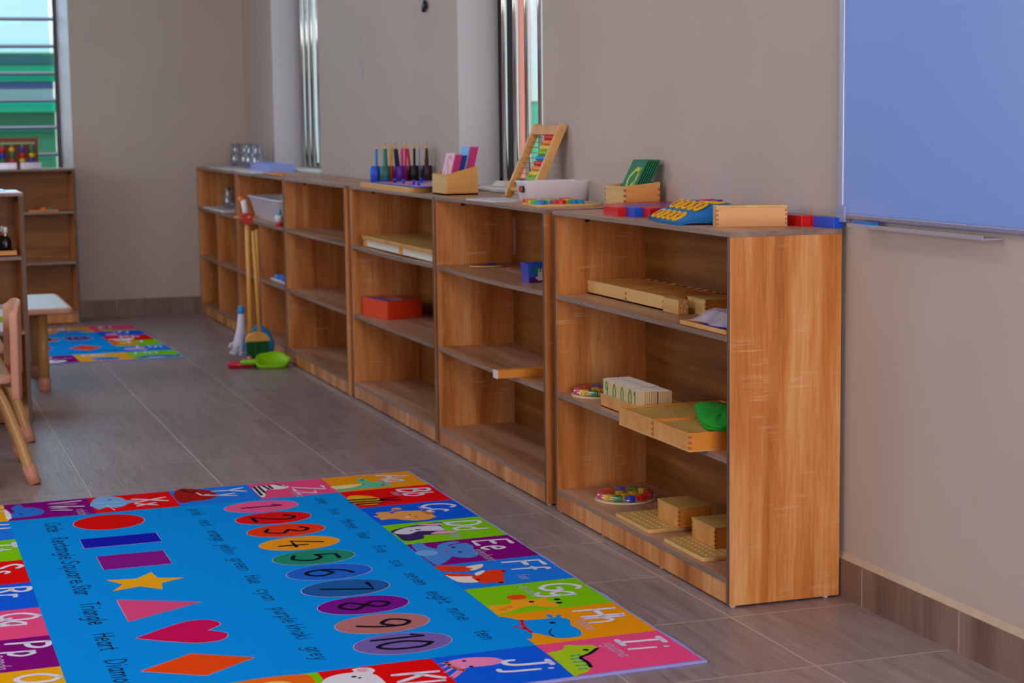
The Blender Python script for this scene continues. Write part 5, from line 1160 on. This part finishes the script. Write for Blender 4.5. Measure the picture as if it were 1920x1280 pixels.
def chair(label, loc, rz):
    t = thing('child_chair', label, 'chair', loc, rz, 'beige child chairs')
    sw, sd, sh = .35, .32, .345
    MB().prism(rrect(-sd / 2, sw / 2, sd, sw, .03), sh - .03, sh - .003, BEIGE).build('seat_rim', t, bevel=.008, seg=3)
    MB().prism(rrect(-sd / 2, sw / 2, sd - .03, sw - .03, .02), sh - .004, sh, mat('cream_seat_board', 'CDBFA6', .4)).build('seat', t)
    # curved backrest: outline in (s across, z) bent round the sitter
    n, m = 16, 12; vs = []
    def bp(s, q):
        z0 = .262 + .03 * (2 * s - 1) ** 2 * 0; top = .535 + .03 * (1 - (2 * s - 1) ** 4)
        z = z0 + (top - z0) * q
        bow = .022 * (1 - (2 * s - 1) ** 2) + .004 * q
        return (.006 + bow, .02 + (sw - .04) * s, z)
    for off in (0, .014):
        for i in range(n + 1):
            for j in range(m + 1):
                x, y, z = bp(i / n, j / m); wd = (off if off else 0)
                vs.append((x + wd - (.012 if i in (0, n) and not off else 0), y, z))
    k0 = (n + 1) * (m + 1)
    fs = []
    for i in range(n):
        for j in range(m):
            if 3 <= i < n - 3 and j < 3: continue
            a = i * (m + 1) + j
            fs += [(a, a + 1, a + m + 2, a + m + 1), (k0 + a, k0 + a + m + 1, k0 + a + m + 2, k0 + a + 1)]
    for i in range(n):
        a = i * (m + 1) + m; fs.append((a, k0 + a, k0 + a + m + 1, a + m + 1))
        j = 0 if not (3 <= i < n - 3) else 3
        a = i * (m + 1) + j; fs.append((a + m + 1, k0 + a + m + 1, k0 + a, a))
    for i in (0, n):
        for j in range(m):
            a = i * (m + 1) + j; f = (a, k0 + a, k0 + a + 1, a + 1); fs.append(f if i == 0 else f[::-1])
    o = MB().add(vs, fs, BEIGE, True).build('backrest', t, bevel=.003)
    for y, e in ((.012, -1), (sw - .012, 1)):
        pts = smooth([(-sd - .06, y + e * .045, .02), (-sd - .02, y + e * .02, .17), (-sd + .03, y, .285), (-sd + .08, y, .3), (-.09, y, .3), (-.045, y + e * .004, .285), (0, y + e * .018, .17), (.045, y + e * .045, .02)], False, 6)
        o = MB().tube(pts, .0175, TUBE, 16).build('leg_frame', t)
        for p, d in ((pts[0], (-.012, e * .011)), (pts[-1], (.012, e * .011))):
            MB().tube([(p[0] + d[0] * .6, p[1] + d[1] * .6, .0), (p[0] - d[0] * .9, p[1] - d[1] * .9, .058)], [.021, .0205], CAP, 16).build('foot_cap', o)
    return t
chair('beige child chair at the left edge with its curved back towards the shelves', (-1.425, 2.175, 0), 0)
chair('second beige chair behind the first, only one leg showing past it', (-1.712, 3.325, 0), rad(180))

# ------------------------------------------------------------------ things on the left shelf unit
t = thing('bottle_tray', 'wooden tray under the black bottles on the left shelf unit', 'tray', (-1.82, 3.40, .6312), 0)
b = MB().box((0, 0, 0), (.51, .2, .006), BEECH_D)
for p, q_ in (((0, 0), (.51, .008)), ((0, .192), (.51, .2)), ((0, .008), (.008, .192)), ((.502, .008), (.51, .192))): b.box((p[0], p[1], 0), (q_[0], q_[1], .022), BEECH_D)
b.build('tray', t, bevel=.001)
GOLD = mat('gold_collar', 'C08A3A', .3, .8); BLK = mat('black_glass', '0A0A10', .15)
def bottle(label, x, y, col):
    t = thing('dropper_bottle', label, 'bottle', (x, y, .6373), 0, 'black bottles on the left shelf')
    MB().lathe([(.019, 0), (.021, .003), (.021, .05), (.017, .06), (.009, .064)], BLK, 0, 0, 20).build('body', t)
    MB().lathe([(.009, .064), (.009, .078)], col, 0, 0, 16).build('collar', t)
    MB().lathe([(.0085, .078), (.0075, .1), (.0001, .104)], WHITE, 0, 0, 16).build('cap', t)
bottle('black bottle with a silver collar nearest the tray end', -1.345, 3.46, ALU); bottle('black bottle with a gold collar behind the silver collared one', -1.352, 3.53, GOLD); bottle('black bottle farthest left on the wooden tray', -1.40, 3.47, GOLD)
t = thing('storage_tub', 'white tub with a green band on the left shelf unit', 'tub', (-1.62, 3.41, .3496), 0)
WT = mat('translucent_white_tub', 'D8DCEC', .3)
b = MB().box((0, 0, 0), (.265, .19, .004), WT).box((0, 0, .004), (.265, .004, .085), WT).box((0, .186, .004), (.265, .19, .085), WT).box((0, .004, .004), (.004, .186, .085), WT).box((.261, .004, .004), (.265, .186, .085), WT); b.build('tub', t, bevel=.001)
bx((.002, -.0015, .035), (.266, .0, .056), mat('lime_band', '8AB814', .5)).build('green_band', t)
t = thing('display_board', 'white board lying on top of the left shelf unit', 'board', (-1.288, 3.385, .8682), 0)
bx((-1.15, .012, 0), (0, .27, .004), TTOP).build('sheet', t); bx((-1.1, .1, .004), (-.05, .268, .008), mat('pale_blue_sheet', 'D6E8F8', .3)).build('paper', t)

# ------------------------------------------------------------------ things on the unit under the louvred window
zt = .8762
t = thing('bead_toy', 'brown wooden bead toy with coloured beads on pegs before the louvred window', 'bead toy', (-.92, 7.0, zt), 0)
BR = mat('reddish_brown_board', '8A4A30', .6)
bx((-.42, .03, 0), (0, .045, .175), BR).build('back_board', t, bevel=.001); bx((-.42, -.045, 0), (0, .03, .012), BR).build('base', t, bevel=.001)
bx((-.40, -.004, .138), (-.02, .012, .15), mat('pale_green_rail', '9AB08A', .6)).build('peg_rail', t)
bc = [('1E7A4A', 'E8C01E', '2438B8'), ('2438B8', 'D01818', 'E8C01E'), ('E8C01E', '1E7A4A', 'D01818'), ('D01818', '2438B8', '1E7A4A'), ('E8C01E', 'D01818', '2438B8'), ('1E7A4A', 'E8C01E', 'D01818')]
for k, x in enumerate((-.038, -.09, -.146, -.198, -.252, -.305)):
    MB().tube([(x, .003, .012), (x, .003, .14)], .005, mat('pale_green_rail', '9AB08A', .6), 10).build('peg', t)
    for q in range(3):
        h = bc[k][q]; z = .108 - .031 * q
        if h == 'E8C01E': MB().lathe([(.0052, -.0155)] + [(.017 * cos(a), .0155 * sin(a)) for a in [rad(-60 + 20 * w_) for w_ in range(7)]] + [(.0052, .0155)], mat('bead_' + h, h, .35), x, .003, 16, M=Matrix.Translation((0, 0, z))).build('bead', t)
        else: MB().lathe([(.0052, -.015), (.0125, -.0145), (.0135, -.012), (.0135, .012), (.0125, .0145), (.0052, .015)], mat('bead_' + h, h, .35), x, .003, 16, M=Matrix.Translation((0, 0, z))).build('bead', t)
CLR = clear('clear_tray', 'ECECF6', .15, .3, .04)
for k, x in enumerate((-1.03, -1.165)):
    b = MB(); a, c, h = .115, .05, .036
    b.box((0, 0, 0), (a, c, .002), CLR).box((0, 0, .002), (a, .002, h), CLR).box((0, c - .002, .002), (a, c, h), CLR).box((0, .002, .002), (.002, c - .002, h), CLR).box((a - .002, .002, .002), (a, c - .002, h), CLR)
    b.box((-.002, -.002, h), (a + .002, .003, h + .003), mat('tray_rim', '9C98B4', .4))
    tag(b.build('clear_tray', None, (x, 6.897, zt)), ['clear plastic tray in front of the right half of the bead toy', 'clear plastic tray in front of the left half of the bead toy'][k], 'tray', 'clear trays by the bead toy')
t = thing('toy_board', 'small wooden board with tiny orange pieces on the shelf under the window', 'board', (-.99, 6.93, .6365), 0)
bx((0, 0, 0), (.16, .12, .01), BEECH_D).build('board', t)
for k in range(3): MB().prism(rrect(.035 + .045 * k, .05, .03, .03, .006), .01, .02, [mat('dark_red_piece', '8A3020', .5), pl('orange'), pl('teal')][k]).build('piece', t)
